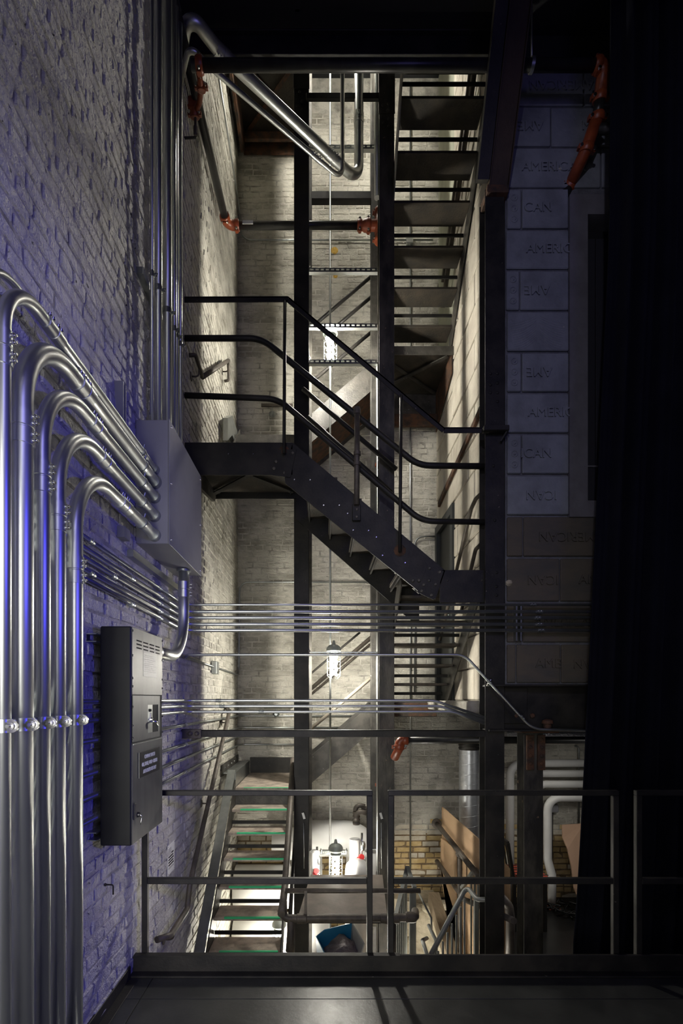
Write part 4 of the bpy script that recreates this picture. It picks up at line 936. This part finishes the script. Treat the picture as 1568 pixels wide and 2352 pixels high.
obj('pipe_label', MB().box(xc(558, b0.y), xc(582, b0.y), b0.y - RS - .002, b0.y - RS + .004, zl - .018, zl + .02), M['sign'], t)
groove((bx, b0.y, zl), (1, 0, 0), RS, t)
obj('reducer', MB().lathe((bx + .02, b0.y, zl), (1, 0, 0), [(0, RS + .004), (.03, RS + .02), (.06, RS + .022), (.08, RS + .03), (.10, RS + .012), (.18, RS + .015)], 18), M['orange'], t)
groove((bx + .09, b0.y, zl), (1, 0, 0), RS + .012, t)
rx = bx + .21
obj('riser_tee', MB().tube([(rx, b0.y, zl - .14), (rx, b0.y, zl + .14)], RS + .016, 18), M['orange'], t); groove((rx, b0.y, zl + .14), (0, 0, 1), RS + .008, t, (1, 0, 0)); groove((rx, b0.y, zl - .15), (0, 0, 1), RS + .008, t, (1, 0, 0))
t2 = thing('sprinkler_riser', 'dark sprinkler riser tucked behind the right tower column', 'pipe', (rx, b0.y, 0))
obj('pipe', MB().tube([(rx + .02, b0.y, -2.5), (rx + .02, b0.y, zl - .15)], RS, 16), M['blackpipe'], t2)
for py in (1068, 1803): groove((rx + .02, b0.y, zc(py, b0.y)), (0, 0, 1), RS, t2, (1, 0, 0))
for py in (1124, 1771): obj('pipe_clamp', MB().lathe((rx + .02, b0.y, zc(py, b0.y)), (0, 0, 1), [(-.03, RS), (-.03, RS + .008), (.03, RS + .008), (.03, RS)], 16), M['bolt'], t2)
# fittings between the main and the branch on the left
t = thing('drain_assembly', 'chain of orange couplings with a small crank valve under the left sprinkler corner', 'fitting', W(455, 200, 3.9))
p1, p2, p3, p4 = W(456, 165, 3.78), W(462, 200, 3.9), W(458, 235, 4.05), W(447, 262, 4.12)
obj('elbow', MB().tube(bend([p1, p2, p3, p4], .05, 5), .022, 14), M['orange'], t)
groove(p2, (0, .4, -1), .022, t, (1, 0, 0)); groove(p4, (0, .4, -1), .026, t, (1, 0, 0))
groove(W(441, 240, 4.18), (0, 1, 0), RS, t, (1, 0, .2))
obj('valve_stem', MB().tube([W(449, 272, 4.1), W(449, 312, 4.1)], .012, 8).lathe(W(449, 300, 4.1), (0, 0, 1), [(-.03, .018), (.03, .018)], 8), M['iron'], t)
obj('crank', MB().tube([W(449, 316, 4.1), W(421, 317, 4.06)], .009, 8), M['steel'], t)
t = thing('sprinkler_main', 'lower sprinkler pipe with orange elbow, running under the angle bar', 'pipe', W(905, 1700, 4.3))
pp = [W(912, 1732, 4.9), W(914, 1696, 4.9), W(1340, 1698, 4.6)]
obj('pipe', MB().tube(bend([W(926, 1700, 4.6), W(1420, 1700, 4.6)], 0), .034, 14), M['blackpipe'], t)
obj('elbow', MB().tube(bend([W(906, 1740, 4.7), W(917, 1718, 4.6), W(917, 1700, 4.6), W(932, 1700, 4.6)], .05, 5), .040, 14), M['orange'], t)
groove(W(930, 1700, 4.6), (1, 0, 0), .034, t); groove(W(916, 1716, 4.6), (0, 0, 1), .034, t, (1, 0, 0))

# ============================================================ LAMPS
M['lampglow_low'] = mat('basement_tube_glow', (1, 1, 1), .5, emit=(1.0, .95, .84), estr=LAMP_E * .2)
M['lampglow_deep'] = mat('deep_tube_glow', (1, 1, 1), .5, emit=(1.0, .95, .84), estr=LAMP_E * .55)
def caged_lamp(label, X, Y, z, glow='lampglow'):
    t = thing('caged_lamp', label, 'lamp', (X, Y, z), 'caged lamps hanging in the tower')
    obj('dome', MB().lathe((X, Y, z), (0, 0, 1), [(-.03, .062), (-.01, .078), (.015, .076), (.035, .066), (.05, .048), (.06, .02), (.10, .012)], 20), M['lampbody'], t)
    obj('collar', MB().lathe((X, Y, z - .055), (0, 0, 1), [(-.01, .05), (.0, .058), (.02, .055), (.03, .04)], 18), M['lampbody'], t)
    b = MB()
    for k in range(4):
        a = PI / 4 + k * PI / 2; cx, cy = X + math.cos(a) * .028, Y + math.sin(a) * .028
        pts = []
        for i in range(25):
            an = i / 24 * 2 * PI * 3
            pts.append((cx + math.cos(an + a) * .013, cy + math.sin(an + a) * .013, z - .07 - .20 * i / 24))
        b.tube(pts, .009, 6)
    obj('glowing_tubes', b, M[glow], t)
    g = MB()
    for k in range(6):
        a = k * PI / 3; x, y = X + math.cos(a) * .068, Y + math.sin(a) * .068
        g.tube([(x, y, z - .05), (x, y, z - .27), (X + math.cos(a) * .03, Y + math.sin(a) * .03, z - .31)], .0022, 5)
    for zz in (z - .12, z - .19, z - .26): g.tube([(X + math.cos(k * PI / 8) * .068, Y + math.sin(k * PI / 8) * .068, zz) for k in range(17)], .002, 5, cap=False)
    obj('guard', g, M['galvd'], t)
    return t
caged_lamp('upper caged lamp glowing between the tower columns', .085, 5.27, zc(765, 5.27))
caged_lamp('middle caged lamp glowing between the tower columns', .12, 5.27, zc(1493, 5.27))
caged_lamp('lowest caged lamp, seen from above over the white ducts', .14, 5.25, zc(1950, 5.25), 'lampglow_low')
caged_lamp('caged lamp above the picture lighting the top of the tower', .085, 5.27, 8.95)
caged_lamp('deep basement lamp glimpsed through the steps of the green edged flight', -.47, 5.45, -.84, 'lampglow_deep')
caged_lamp('basement lamp between the grey stair railings', 1.05, 4.6, -1.2, 'lampglow_deep')
bl = bpy.data.lights.new('basement_fill_light', 'AREA'); bl.energy = 14; bl.size = .6; bl.color = (1, .96, .9)  # added fill, out of view behind the riveted beam, to brighten the far basement
bo = bpy.data.objects.new('basement_fill_light', bl); COL.objects.link(bo); bo.location = (2.9, 4.6, 1.25)

# ============================================================ NEAR GUARDRAIL, CURTAIN
YG = 3.0
def guard(label, x0, x1, left=True, right=True, zt=zc(1815, 3.0)):
    t = thing('guardrail', label, 'railing', ((x0 + x1) / 2, YG, .1), 'black square tube guardrails at the platform edge')
    w_ = .034
    obj('top_rail', MB().bbox(x0, x1, YG - w_ / 2, YG + w_ / 2, zt - w_ * .9, zt, .003), M['steel'], t)
    zm = zc(2016, YG); obj('mid_rail', MB().bbox(x0 + w_, x1 - (w_ if right else 0), YG - w_ / 2, YG + w_ / 2, zm - w_, zm, .003), M['steel'], t)
    if left: obj('post', MB().bbox(x0, x0 + w_, YG - w_ / 2, YG + w_ / 2, -.05, zt - w_ * .9, .003), M['steel'], t)
    if right: obj('post', MB().bbox(x1 - w_, x1, YG - w_ / 2, YG + w_ / 2, -.05, zt - w_ * .9, .003), M['steel'], t)
guard('black guardrail section in front of the green edged flight', xc(327, YG), xc(855, YG))
guard('black guardrail section in front of the corner column, right of the gap', xc(890, YG), xc(1418, YG))
guard('black guardrail section at the picture edge in front of the curtain', xc(1458, YG), xc(1640, YG), True, False)
# curtain: heavy folds, its free edge hanging towards the shaft
cb = MB(); nz_, nx_ = 40, 120; v = []
for j in range(nz_ + 1):
    q = j / nz_; z = -.6 + q * 7.6
    py = VY - (z - EYE) / 3.3 * F
    xl = xc(1334 + (1422 - 1334) * max(0, min(1, (2190 - py) / 1700)) ** .8, 3.3)
    for i in range(nx_ + 1):
        s = i / nx_; x = xl + s * (3.2 - xl)
        ph = s * 9 * 2 * PI + .4 * math.sin(q * 2.2)
        y = 3.36 + .055 * math.sin(ph) + .02 * math.sin(ph * 2.3 + 1) + .03 * math.sin(q * 3 + s * 5)
        v.append((x + .015 * math.sin(ph * .5 + q), y, z))
fs = [(j * (nx_ + 1) + i, j * (nx_ + 1) + i + 1, (j + 1) * (nx_ + 1) + i + 1, (j + 1) * (nx_ + 1) + i) for j in range(nz_) for i in range(nx_)]
o = obj('stage_curtain', MB().add(v, fs, True), M['curtain']); tag(o, 'tall black stage curtain hanging in folds at the right side', 'curtain')
so = o.modifiers.new('thickness', 'SOLIDIFY'); so.thickness = .012

# ============================================================ BASEMENT THINGS
# spiral duct
t = thing('spiral_duct', 'shiny round spiral duct dropping behind the plywood', 'duct', W(1077, 1950, 6.1))
dX, dY = xc(1077, 6.1), 6.1; z0_, z1_ = zc(1960, 6.1), zc(1722, 6.1)
dd = obj('duct', MB().lathe((dX, dY, 0), (0, 0, 1), [(z0_, .120), (z1_, .120)], 40), M['duct'], t)
nt_ = 10
obj('spiral_seam', MB().tube([(dX + .121 * math.cos(q / 24 * 2 * PI), dY + .121 * math.sin(q / 24 * 2 * PI), z0_ + (z1_ - z0_) * q / (24 * nt_)) for q in range(24 * nt_ + 1)], .0028, 5, cap=False), M['duct'], dd)
obj('flexible_collar', MB().lathe((dX, dY, zc(1722, 6.1)), (0, 0, 1), [(i * .02, .118 + .010 * (i % 2)) for i in range(6)] + [(.13, .10), (.20, .10)], 24), M['steel'], t)
o = obj('foil_duct', MB().tube([W(1108, 1720, 6.2), W(1106, 1800, 6.2), W(1110, 1870, 6.2), W(1107, 1935, 6.2)], .05, 14), M['foil']); tag(o, 'crinkled foil wrapped pipe between duct and corner column', 'pipe')
o = obj('foil_duct', MB().tube([W(1160, 1690, 6.3), W(1220, 1688, 6.3), W(1290, 1692, 6.3), W(1420, 1690, 6.3)], .07, 14), M['foil']); tag(o, 'crinkled foil wrapped pipe high under the riveted beam', 'pipe')
# white jacketed pipes
def wp(label, pts, r, Y=6.35, rad=.16):
    o = obj('insulated_pipe', MB().tube(bend([W(a, b, Y) for a, b in pts], rad, 8), r, 20), M['whitepipe']); tag(o, label, 'pipe', 'white jacketed pipes on the far basement wall')
wp('topmost white jacketed pipe, turning down beside the corner column', [(1420, 1753), (1171, 1753), (1171, 2085)], .050)
wp('second white jacketed pipe, turning down behind the black chair', [(1420, 1777), (1196, 1777), (1196, 2085)], .046)
wp('third white jacketed pipe, straight behind the lower black column', [(1420, 1801), (1225, 1801), (1225, 2085)], .047)
wp('lowest white jacketed pipe, kinked near the floor', [(1420, 1832), (1257, 1832), (1257, 1975), (1267, 2010), (1267, 2082)], .052)
o = obj('floor_patch', MB().bbox(xc(1252, 6.3), xc(1280, 6.3), 6.2, 6.5, -1.0, -.985, .004), mat('red_lead_patch', (.14, .04, .02), .8)); tag(o, 'reddish patch on the floor where the white pipe ends', 'patch')
o = obj('wall_box', MB().bbox(xc(1262, 6.55), xc(1279, 6.55), 6.5, 6.59, zc(1865, 6.55), zc(1847, 6.55), .01), M['encl']); tag(o, 'small dark grey box on the brick wall inside the white pipe bend', 'box')
o = obj('thin_conduit', MB().tube([W(1268, 1865, 6.56), W(1266, 2030, 6.56)], .012, 8), M['steel']); tag(o, 'dark thin conduit below the small grey wall box', 'conduit')
o = obj('thin_conduit', MB().tube(bend([W(1320, 1713, 6.56), W(1329, 1713, 6.56), W(1329, 1890, 6.56)], .06, 5), .012, 8), M['galvd']); tag(o, 'pale thin conduit on the brick wall by the curtain', 'conduit')
# cardboard leaning
t = obj('cardboard_sheet', MB().prism([W(1291, 1895, 6.2), W(1340, 1892, 6.2), W(1420, 1892, 6.2), W(1420, 2060, 6.0), W(1329, 2070, 6.0), W(1318, 2040, 6.0), W(1312, 1990, 6.05), W(1303, 1950, 6.1), W(1292, 1925, 6.15)], (0, .02, 0)), M['cardboard']); tag(t, 'torn brown board leaning on the bare brick beside the curtain', 'board')
# chair
t = thing('chair', 'black wooden chair with a red cushion behind the black columns', 'chair', W(1200, 2075, 5.75))
cx0, cx1, cyy, cz = xc(1168, 5.75), xc(1245, 5.75), 5.75, -1.0
sz = zc(2000, 5.9)
obj('seat', MB().bbox(cx0 + .02, cx1, 5.62, 6.05, sz - .07, sz - .03, .01), M['blackwood'], t)
obj('cushion', MB().tube([(cx0 + .06, 5.84, sz - .005), (cx1 - .02, 5.84, sz - .005)], .2, 16, rs=[.2, .2]).v and MB().bbox(cx0 + .03, cx1 + .03, 5.60, 6.05, sz - .03, sz + .035, .03), M['redcush'], t)
st = MB()
for i in range(5): st.box(cx0 + .035, cx1 + .025, 5.64 + i * .085, 5.665 + i * .085, sz + .0345, sz + .0365)
obj('cushion_stripes', st, M['blackwood'], t)
for x, y, top in ((cx0 + .02, 5.64, sz - .05), (cx1 - .02, 5.64, sz - .05), (cx0 + .02, 6.0, sz - .05), (cx1 - .02, 6.0, sz - .05)): obj('leg', MB().bar((x, y, top), (x, y, cz), .035, .035, up=(0, 1, 0)), M['blackwood'], t)
for y in (5.64, 6.0): obj('back_post', MB().bar((cx0 + .02, y, sz - .05), (cx0 - .05, y, zc(1930, 5.75)), .03, .035, up=(0, 1, 0)), M['blackwood'], t)
obj('back_rail', MB().bar((cx0 - .05, 5.64, zc(1933, 5.75)), (cx0 - .05, 6.0, zc(1933, 5.75)), .03, .06), M['blackwood'], t)
for y in (5.72, 5.82, 5.92): obj('back_slat', MB().bar((cx0 + .015, y, sz), (cx0 - .045, y, zc(1935, 5.75)), .012, .025, up=(0, 1, 0)), M['blackwood'], t)
# tangle of cables
cbm = MB(); rc = random.Random(4)
for k in range(26):
    p = Vector((rc.uniform(2.35, 3.35), rc.uniform(5.9, 6.35), -.985)); pts = [p]
    for i in range(7): pts.append(pts[-1] + Vector((rc.uniform(-.12, .12), rc.uniform(-.07, .07), 0))); pts[-1].z = -.985 + rc.uniform(0, .07)
    cbm.tube(pts, .009, 5)
o = obj('cable_tangle', cbm, M['cable']); tag(o, 'tangle of black cables on the basement floor by the bare brick', 'cables'); o['kind'] = 'stuff'
# plywood panels lining the stair opening
for i, (lab, poly) in enumerate((('large plywood panel with a slanting top edge', [(1014, 1853), (1118, 1945), (1118, 2240), (1052, 2240), (1045, 2130), (1014, 2000)]),
                  ('lower plywood panel behind the iron pipe rail', [(1012, 1925), (1011, 1990), (1018, 2050), (1030, 2095), (1060, 2150), (1062, 2240), (1046, 2240), (1046, 1950)]),)):
    Xp = 1.455 - i * .025
    o = obj('plywood_panel', MB().prism([WL(px, py, Xp) for px, py in poly], (.014, 0, 0)), M['ply']); tag(o, lab, 'panel', 'plywood panels beside the basement stair')
o = obj('plywood_panel', MB().prism([W(1158, 1980, 4.6), W(1171, 1995, 4.6), W(1176, 2250, 4.6), W(1158, 2250, 4.6)], (0, .015, 0)), M['ply']); tag(o, 'narrow strip of plywood right of the big corner column', 'panel', 'plywood panels beside the basement stair')
# iron pipe rail in front of the plywood
t = thing('pipe_rail', 'old iron pipe rail running down in front of the plywood', 'railing', WL(1050, 2150, 1.38))
obj('rail', MB().tube([WL(1003, 1892, 1.39), WL(1100, 2014, 1.39)], .028, 12), M['iron'], t)
obj('rail', MB().tube([WL(1003, 1978, 1.39), WL(1066, 2066, 1.39), WL(1180, 2115, 1.5)], .026, 12), M['iron'], t)
obj('post', MB().tube([WL(1056, 1958, 1.39), WL(1056, 2230, 1.39)], .024, 12), M['iron'], t)
obj('collar', MB().lathe(WL(1056, 1962, 1.39), (0, 1, -.15), [(-.04, .03), (-.03, .038), (.03, .038), (.04, .03)], 12), M['iron'], t)
obj('wall_flange', MB().lathe(WL(1003, 1892, 1.39) + Vector((0, 0, 0)), (0, -1, 0), [(-.02, .06), (0, .06), (.01, .035)], 14), M['iron'], t)
o = obj('bent_iron_pipe', MB().tube(bend([W(1150, 2060, 4.3), W(1168, 2080, 4.3), W(1172, 2110, 4.3), W(1170, 2250, 4.3)], .08, 6), .038, 14), M['iron']); tag(o, 'short thick iron elbow beside the plywood strip', 'pipe')
# grey stair railings
def balusters(t, a, b, n, zb, r=.0075):
    me = None
    for i in range(n):
        p = a.lerp(b, (i + .5) / n)
        obj('baluster', MB().bbox(p.x - r, p.x + r, p.y - r, p.y + r, zb, p.z - .02, .001), M['greyrail'], t)
t = thing('stair_railing', 'grey railing with slim balusters sloping down beside the plywood', 'railing', W(1040, 2190, 4.2))
r0, r1, r2, r3 = W(978, 2215, 3.75), W(1071, 2036, 4.25), W(1096, 2066, 4.05), W(1130, 2066, 4.0)
obj('handrail', MB().tube(bend([r0, r1, r2, r3], .03, 5), .020, 12), M['greyrail'], t)
g0, g1 = W(1000, 2190, 3.8), W(1071, 2050, 4.3); balusters(t, g0, g1, 7, -1.6)
g2, g3 = W(1074, 2030, 4.6), W(1116, 2030, 4.6); 
obj('top_bar', MB().bar(W(1060, 2040, 5.0), W(1090, 1996, 4.7), .03, .03).bar(W(1090, 1996, 4.7), W(1130, 2030, 4.3), .03, .03), M['greyrail'], t)
balusters(t, W(1078, 2020, 4.6), W(1118, 2035, 4.4), 5, -1.6)
obj('post', MB().bbox(xc(1088, 4.3), xc(1097, 4.3), 4.28, 4.32, -1.8, zc(2066, 4.3), .003), M['greyrail'], t)
t = thing('stair_railing', 'grey railing with slim balusters left of the basement stair', 'railing', W(935, 2190, 4.4))
obj('top_bar', MB().bar(W(905, 2120, 4.2), W(935, 1992, 4.9), .035, .03).bar(W(935, 1992, 4.9), W(952, 2040, 4.5), .035, .03), M['greyrail'], t)
for px, Y in ((931, 4.9), (944, 4.5), (951, 4.5)): obj('post', MB().bbox(xc(px, Y) - .015, xc(px, Y) + .015, Y - .015, Y + .015, -2, zc(2010 if px < 940 else 2040, Y), .003), M['greyrail'], t)
balusters(t, W(906, 2110, 4.25), W(931, 2010, 4.8), 6, -1.9)
t = thing('stair_railing', 'low grey handrail between the two balustrades', 'railing', W(975, 2190, 4.4))
obj('handrail', MB().tube(bend([W(990, 2225, 4.1), W(970, 2160, 4.4), W(980, 2155, 4.5)], .03, 5), .018, 10).tube([W(984, 2125, 4.6), W(1001, 2160, 4.4), W(1001, 2215, 4.3)], .016, 10), M['greyrail'], t)
obj('thin_tube', MB().tube([W(958, 2045, 5.2), W(990, 2108, 4.7), W(991, 2140, 4.7)], .010, 8), M['greyrail'], t)
# rubble foundation and old timber
rb = MB(); rc = random.Random(9); 
t = thing('rubble_wall', 'pale rough rubble footing at the foot of the yellow brick', 'wall', (1.2, 6.3, -1.6), kind='structure')
obj('core', MB().prism([(.85, 6.62, -3.1), (.85, 6.35, -3.1), (1.46, 6.0, -3.1), (1.46, 6.62, -3.1)], (0, 0, 2.2)), M['stone'], t)
for k in range(26):
    x = rc.uniform(.88, 1.45); z = rc.uniform(-2.3, -.86); y = 6.38 - (x - .85) * .62
    mb = MB(); mb.sph((x, y, z), rc.uniform(.07, .12), 9, .7); mb.v = [(Vector(p) + Vector((noise.noise(Vector(p) * 14), noise.noise(Vector(p) * 14 + Vector((5, 0, 0))), noise.noise(Vector(p) * 14 + Vector((0, 9, 0))))) * .03)[:] for p in mb.v]
    obj('stone', mb, M['stone'], t)
o = obj('old_timber', MB().bar(WL(995, 2062, 1.30), WL(1048, 2240, 1.30) , .12, .16), M['timber']); tag(o, 'split old timber beam below the plywood', 'beam')
# white ducts and tanks between the tower columns and behind the lower flight
def wd(label, pts, r, rad=.2, name='white_duct'):
    o = obj(name, MB().tube(bend(pts, rad, 8), r, 26), M['whitepipe']); tag(o, label, 'duct', 'white ducts and tanks in the basement')
wd('white duct bending down beside the lowest lamp', [W(690, 1925, 6.25), W(835, 1925, 6.25), W(835, 2300, 6.25)], .22, .25)
wd('white duct elbow seen high through the steps of the green edged flight', [(-.62, 6.3, -.20), (-.20, 6.3, -.20), (-.20, 6.3, -1.2)], .20, .15)
wd('big white duct seen through the lower steps, upper one', [(-1.08, 6.25, -.72), (-.0, 6.25, -.72)], .26)
wd('big white duct seen through the lower steps, lower one', [(-1.08, 6.2, -1.32), (.1, 6.2, -1.32)], .28)
wd('lowest big white duct under the green edged flight', [(-1.08, 6.1, -1.98), (.1, 6.1, -1.98)], .30)
wd('white tank right of the lowest lamp', [W(856, 1955, 5.5), W(856, 2120, 5.5)], .09)
t = thing('boiler_flue', 'smooth white upright tank with a grey collar right of the lowest lamp', 'tank', W(820, 2000, 5.3))
obj('body', MB().lathe(W(820, 1990, 5.35), (0, 0, 1), [(-.9, .13), (-.05, .13), (.02, .118), (.06, .08), (.08, .03)], 26), M['whitepipe'], t)
obj('collar', MB().lathe(W(815, 1960, 5.55), (0, 0, 1), [(-.1, .062), (.16, .062), (.165, .05)], 22), M['whitepipe'], t)
t = thing('pipe_fittings', 'stack of grey iron elbows above the white tank', 'fitting', W(825, 1860, 5.4))
for (a, b) in (((814, 1892), (814, 1872)),): obj('nipple', MB().lathe(W(818, 1894, 5.45), (0, 0, 1), [(i * .018, .036 + .006 * (i % 2)) for i in range(9)], 14), M['iron'], t)
obj('elbow', MB().tube(bend([W(816, 1862, 5.45), W(816, 1848, 5.45), W(838, 1852, 5.45)], .05, 6), .026, 12), M['iron'], t)
obj('elbow', MB().tube(bend([W(818, 1884, 5.4), W(818, 1862, 5.4), W(842, 1868, 5.4)], .05, 6), .028, 12), M['iron'], t)
obj('elbow', MB().tube(bend([W(830, 1855, 5.45), W(846, 1858, 5.45), W(846, 1878, 5.45)], .04, 6), .024, 12), M['iron'], t)
for lab, px, py in (('red valve with brass pipes at the white tank', 829, 1968), ('red valve cluster at the lower left of the lowest lamp', 726, 2000)):
    t = thing('valve', lab, 'valve', W(px, py, 5.4))
    obj('wheel', MB().lathe(W(px, py, 5.4), (.2, -1, .2), [(0, .03), (.01, .034), (.03, .03)], 10), M['red'], t)
    obj('body', MB().tube(bend([W(px + 2, py - 55, 5.45), W(px + 1, py - 10, 5.45), W(px + 6, py + 30, 5.45)], .02, 3), .012, 8).lathe(W(px + 4, py - 25, 5.43), (0, 0, 1), [(-.05, .02), (-.02, .028), (.02, .028), (.05, .016)], 8).sph(W(px + 6, py + 10, 5.42), .022, 8), M['bolt'], t)
    obj('flange', MB().lathe(W(px - 3, py + 6, 5.42), (0, 0, 1), [(-.02, .034), (.02, .034)], 8), M['red'], t)
o = obj('white_cylinder', MB().lathe(W(722, 1990, 5.45), (0, 0, 1), [(-.3, .055), (.16, .055), (.18, .03)], 18), M['whitepipe']); tag(o, 'white cylinder at the left foot of the tower near red valves', 'tank', 'white ducts and tanks in the basement')
for lab, px in (('thin tagged rod on the left tower column', 697), ('thin tagged rod beside the right tower column', 875)):
    t = thing('tagged_rod', lab, 'rod', W(px, 1900, 4.9))
    obj('rod', MB().tube([W(px, 1890, 4.9), W(px + 1, 1995, 4.9)], .004, 6), M['galvd'], t)
    obj('tag', MB().bar(W(px - 2, 1867, 4.9), W(px + 2, 1881, 4.9), .022, .002, up=(0, 1, 0)), M['sign'], t)
# blue bin with plastic bag under the platform
t = thing('bin', 'blue plastic bin tipped under the platform', 'bin', W(775, 2170, 4.3))
YQ = 4.35
bb = [W(727, 2150, YQ), W(745, 2136, YQ), W(808, 2120, YQ), W(812, 2150, YQ), W(800, 2230, YQ), W(733, 2230, YQ)]
obj('shell', MB().prism(bb, (0, .012, 0)), M['blue'], t)
obj('side_wall', MB().prism([W(808, 2120, YQ), W(835, 2168, YQ - .25), W(815, 2230, YQ - .25), W(800, 2230, YQ)], (.01, 0, 0)), mat('pale_bin_edge', (.4, .42, .42), .4), t)
obj('front_wall', MB().prism([W(727, 2150, YQ), W(733, 2240, YQ), W(760, 2250, YQ - .28), W(752, 2200, YQ - .28)], (-.01, 0, 0)), M['blue'], t)
bg = MB(); bg.lathe(W(790, 2195, YQ - .17), (.1, -.3, 1), [(-.16, .10), (-.08, .17), (0, .16), (.06, .13), (.10, .07), (.115, .02)], 22)
bg.v = [(Vector(p) + Vector((noise.noise(Vector(p) * 9), noise.noise(Vector(p) * 9 + Vector((4, 0, 0))), noise.noise(Vector(p) * 11 + Vector((0, 6, 0))))) * .06)[:] for p in bg.v]
o = obj('plastic_bag', bg, M['bag']); tag(o, 'crumpled grey plastic bag lying in the blue bin', 'bag')
# notices, hook, patches on the left wall
t = thing('wall_sign', 'white notice with black lettering lines on the left wall near the handrail', 'sign', WL(390, 1975, XL))
s0, s1 = WL(382, 1940, XL + .008), WL(397, 2010, XL + .008)
sy0, sy1 = F * XL / (382 - VX), F * XL / (397.5 - VX); sz0, sz1 = EYE - (2013 - VY) * sy0 / F, EYE - (1944 - VY) * sy0 / F
obj('panel', MB().bbox(XL + .006, XL + .010, sy0, sy1, sz0, sz1, .001), M['sign'], t)
tl = MB(); ph = sz1 - sz0
for q, h_ in ((.30, .05), (.39, .05), (.48, .05), (.57, .05), (.66, .05), (.76, .012), (.80, .012)): tl.box(XL + .010, XL + .0105, sy0 + .015, sy1 - .015 - .01 * (q * 10 % 2), sz1 - ph * q - ph * h_, sz1 - ph * q)
obj('print_lines', tl, M['slot'], t)
bolts([Vector((XL + .010, y, z)) for y in (sy0 + .008, sy1 - .008) for z in (sz0 + .01, sz1 - .01)], (1, 0, 0), .003, t, M['bolt'], 'screw', .003)
pk = WL(242, 2032, XL + .01); o = obj('wall_hook', MB().tube(bend([pk + Vector((0, 0, 0)), pk + Vector((.04, 0, 0)), pk + Vector((.04, .0, -.05))], .01, 3), .004, 6).sph(pk, .008, 8), M['steel']); tag(o, 'small black hook in the left wall near the thick risers', 'hook')
for lab, px, py, r_ in (('ochre hole in the back wall paint above the slotted rung', 768, 576, .05), ('small ochre patch under the slotted rung on the back wall', 770, 634, .03)):
    mb = MB(); mb.lathe(W(px, py, YB - .003), (0, -1, 0), [(0, r_), (.008, r_ * .9), (.012, r_ * .5)], 11)
    o = obj('bare_patch', mb, M['ochre']); tag(o, lab, 'patch')
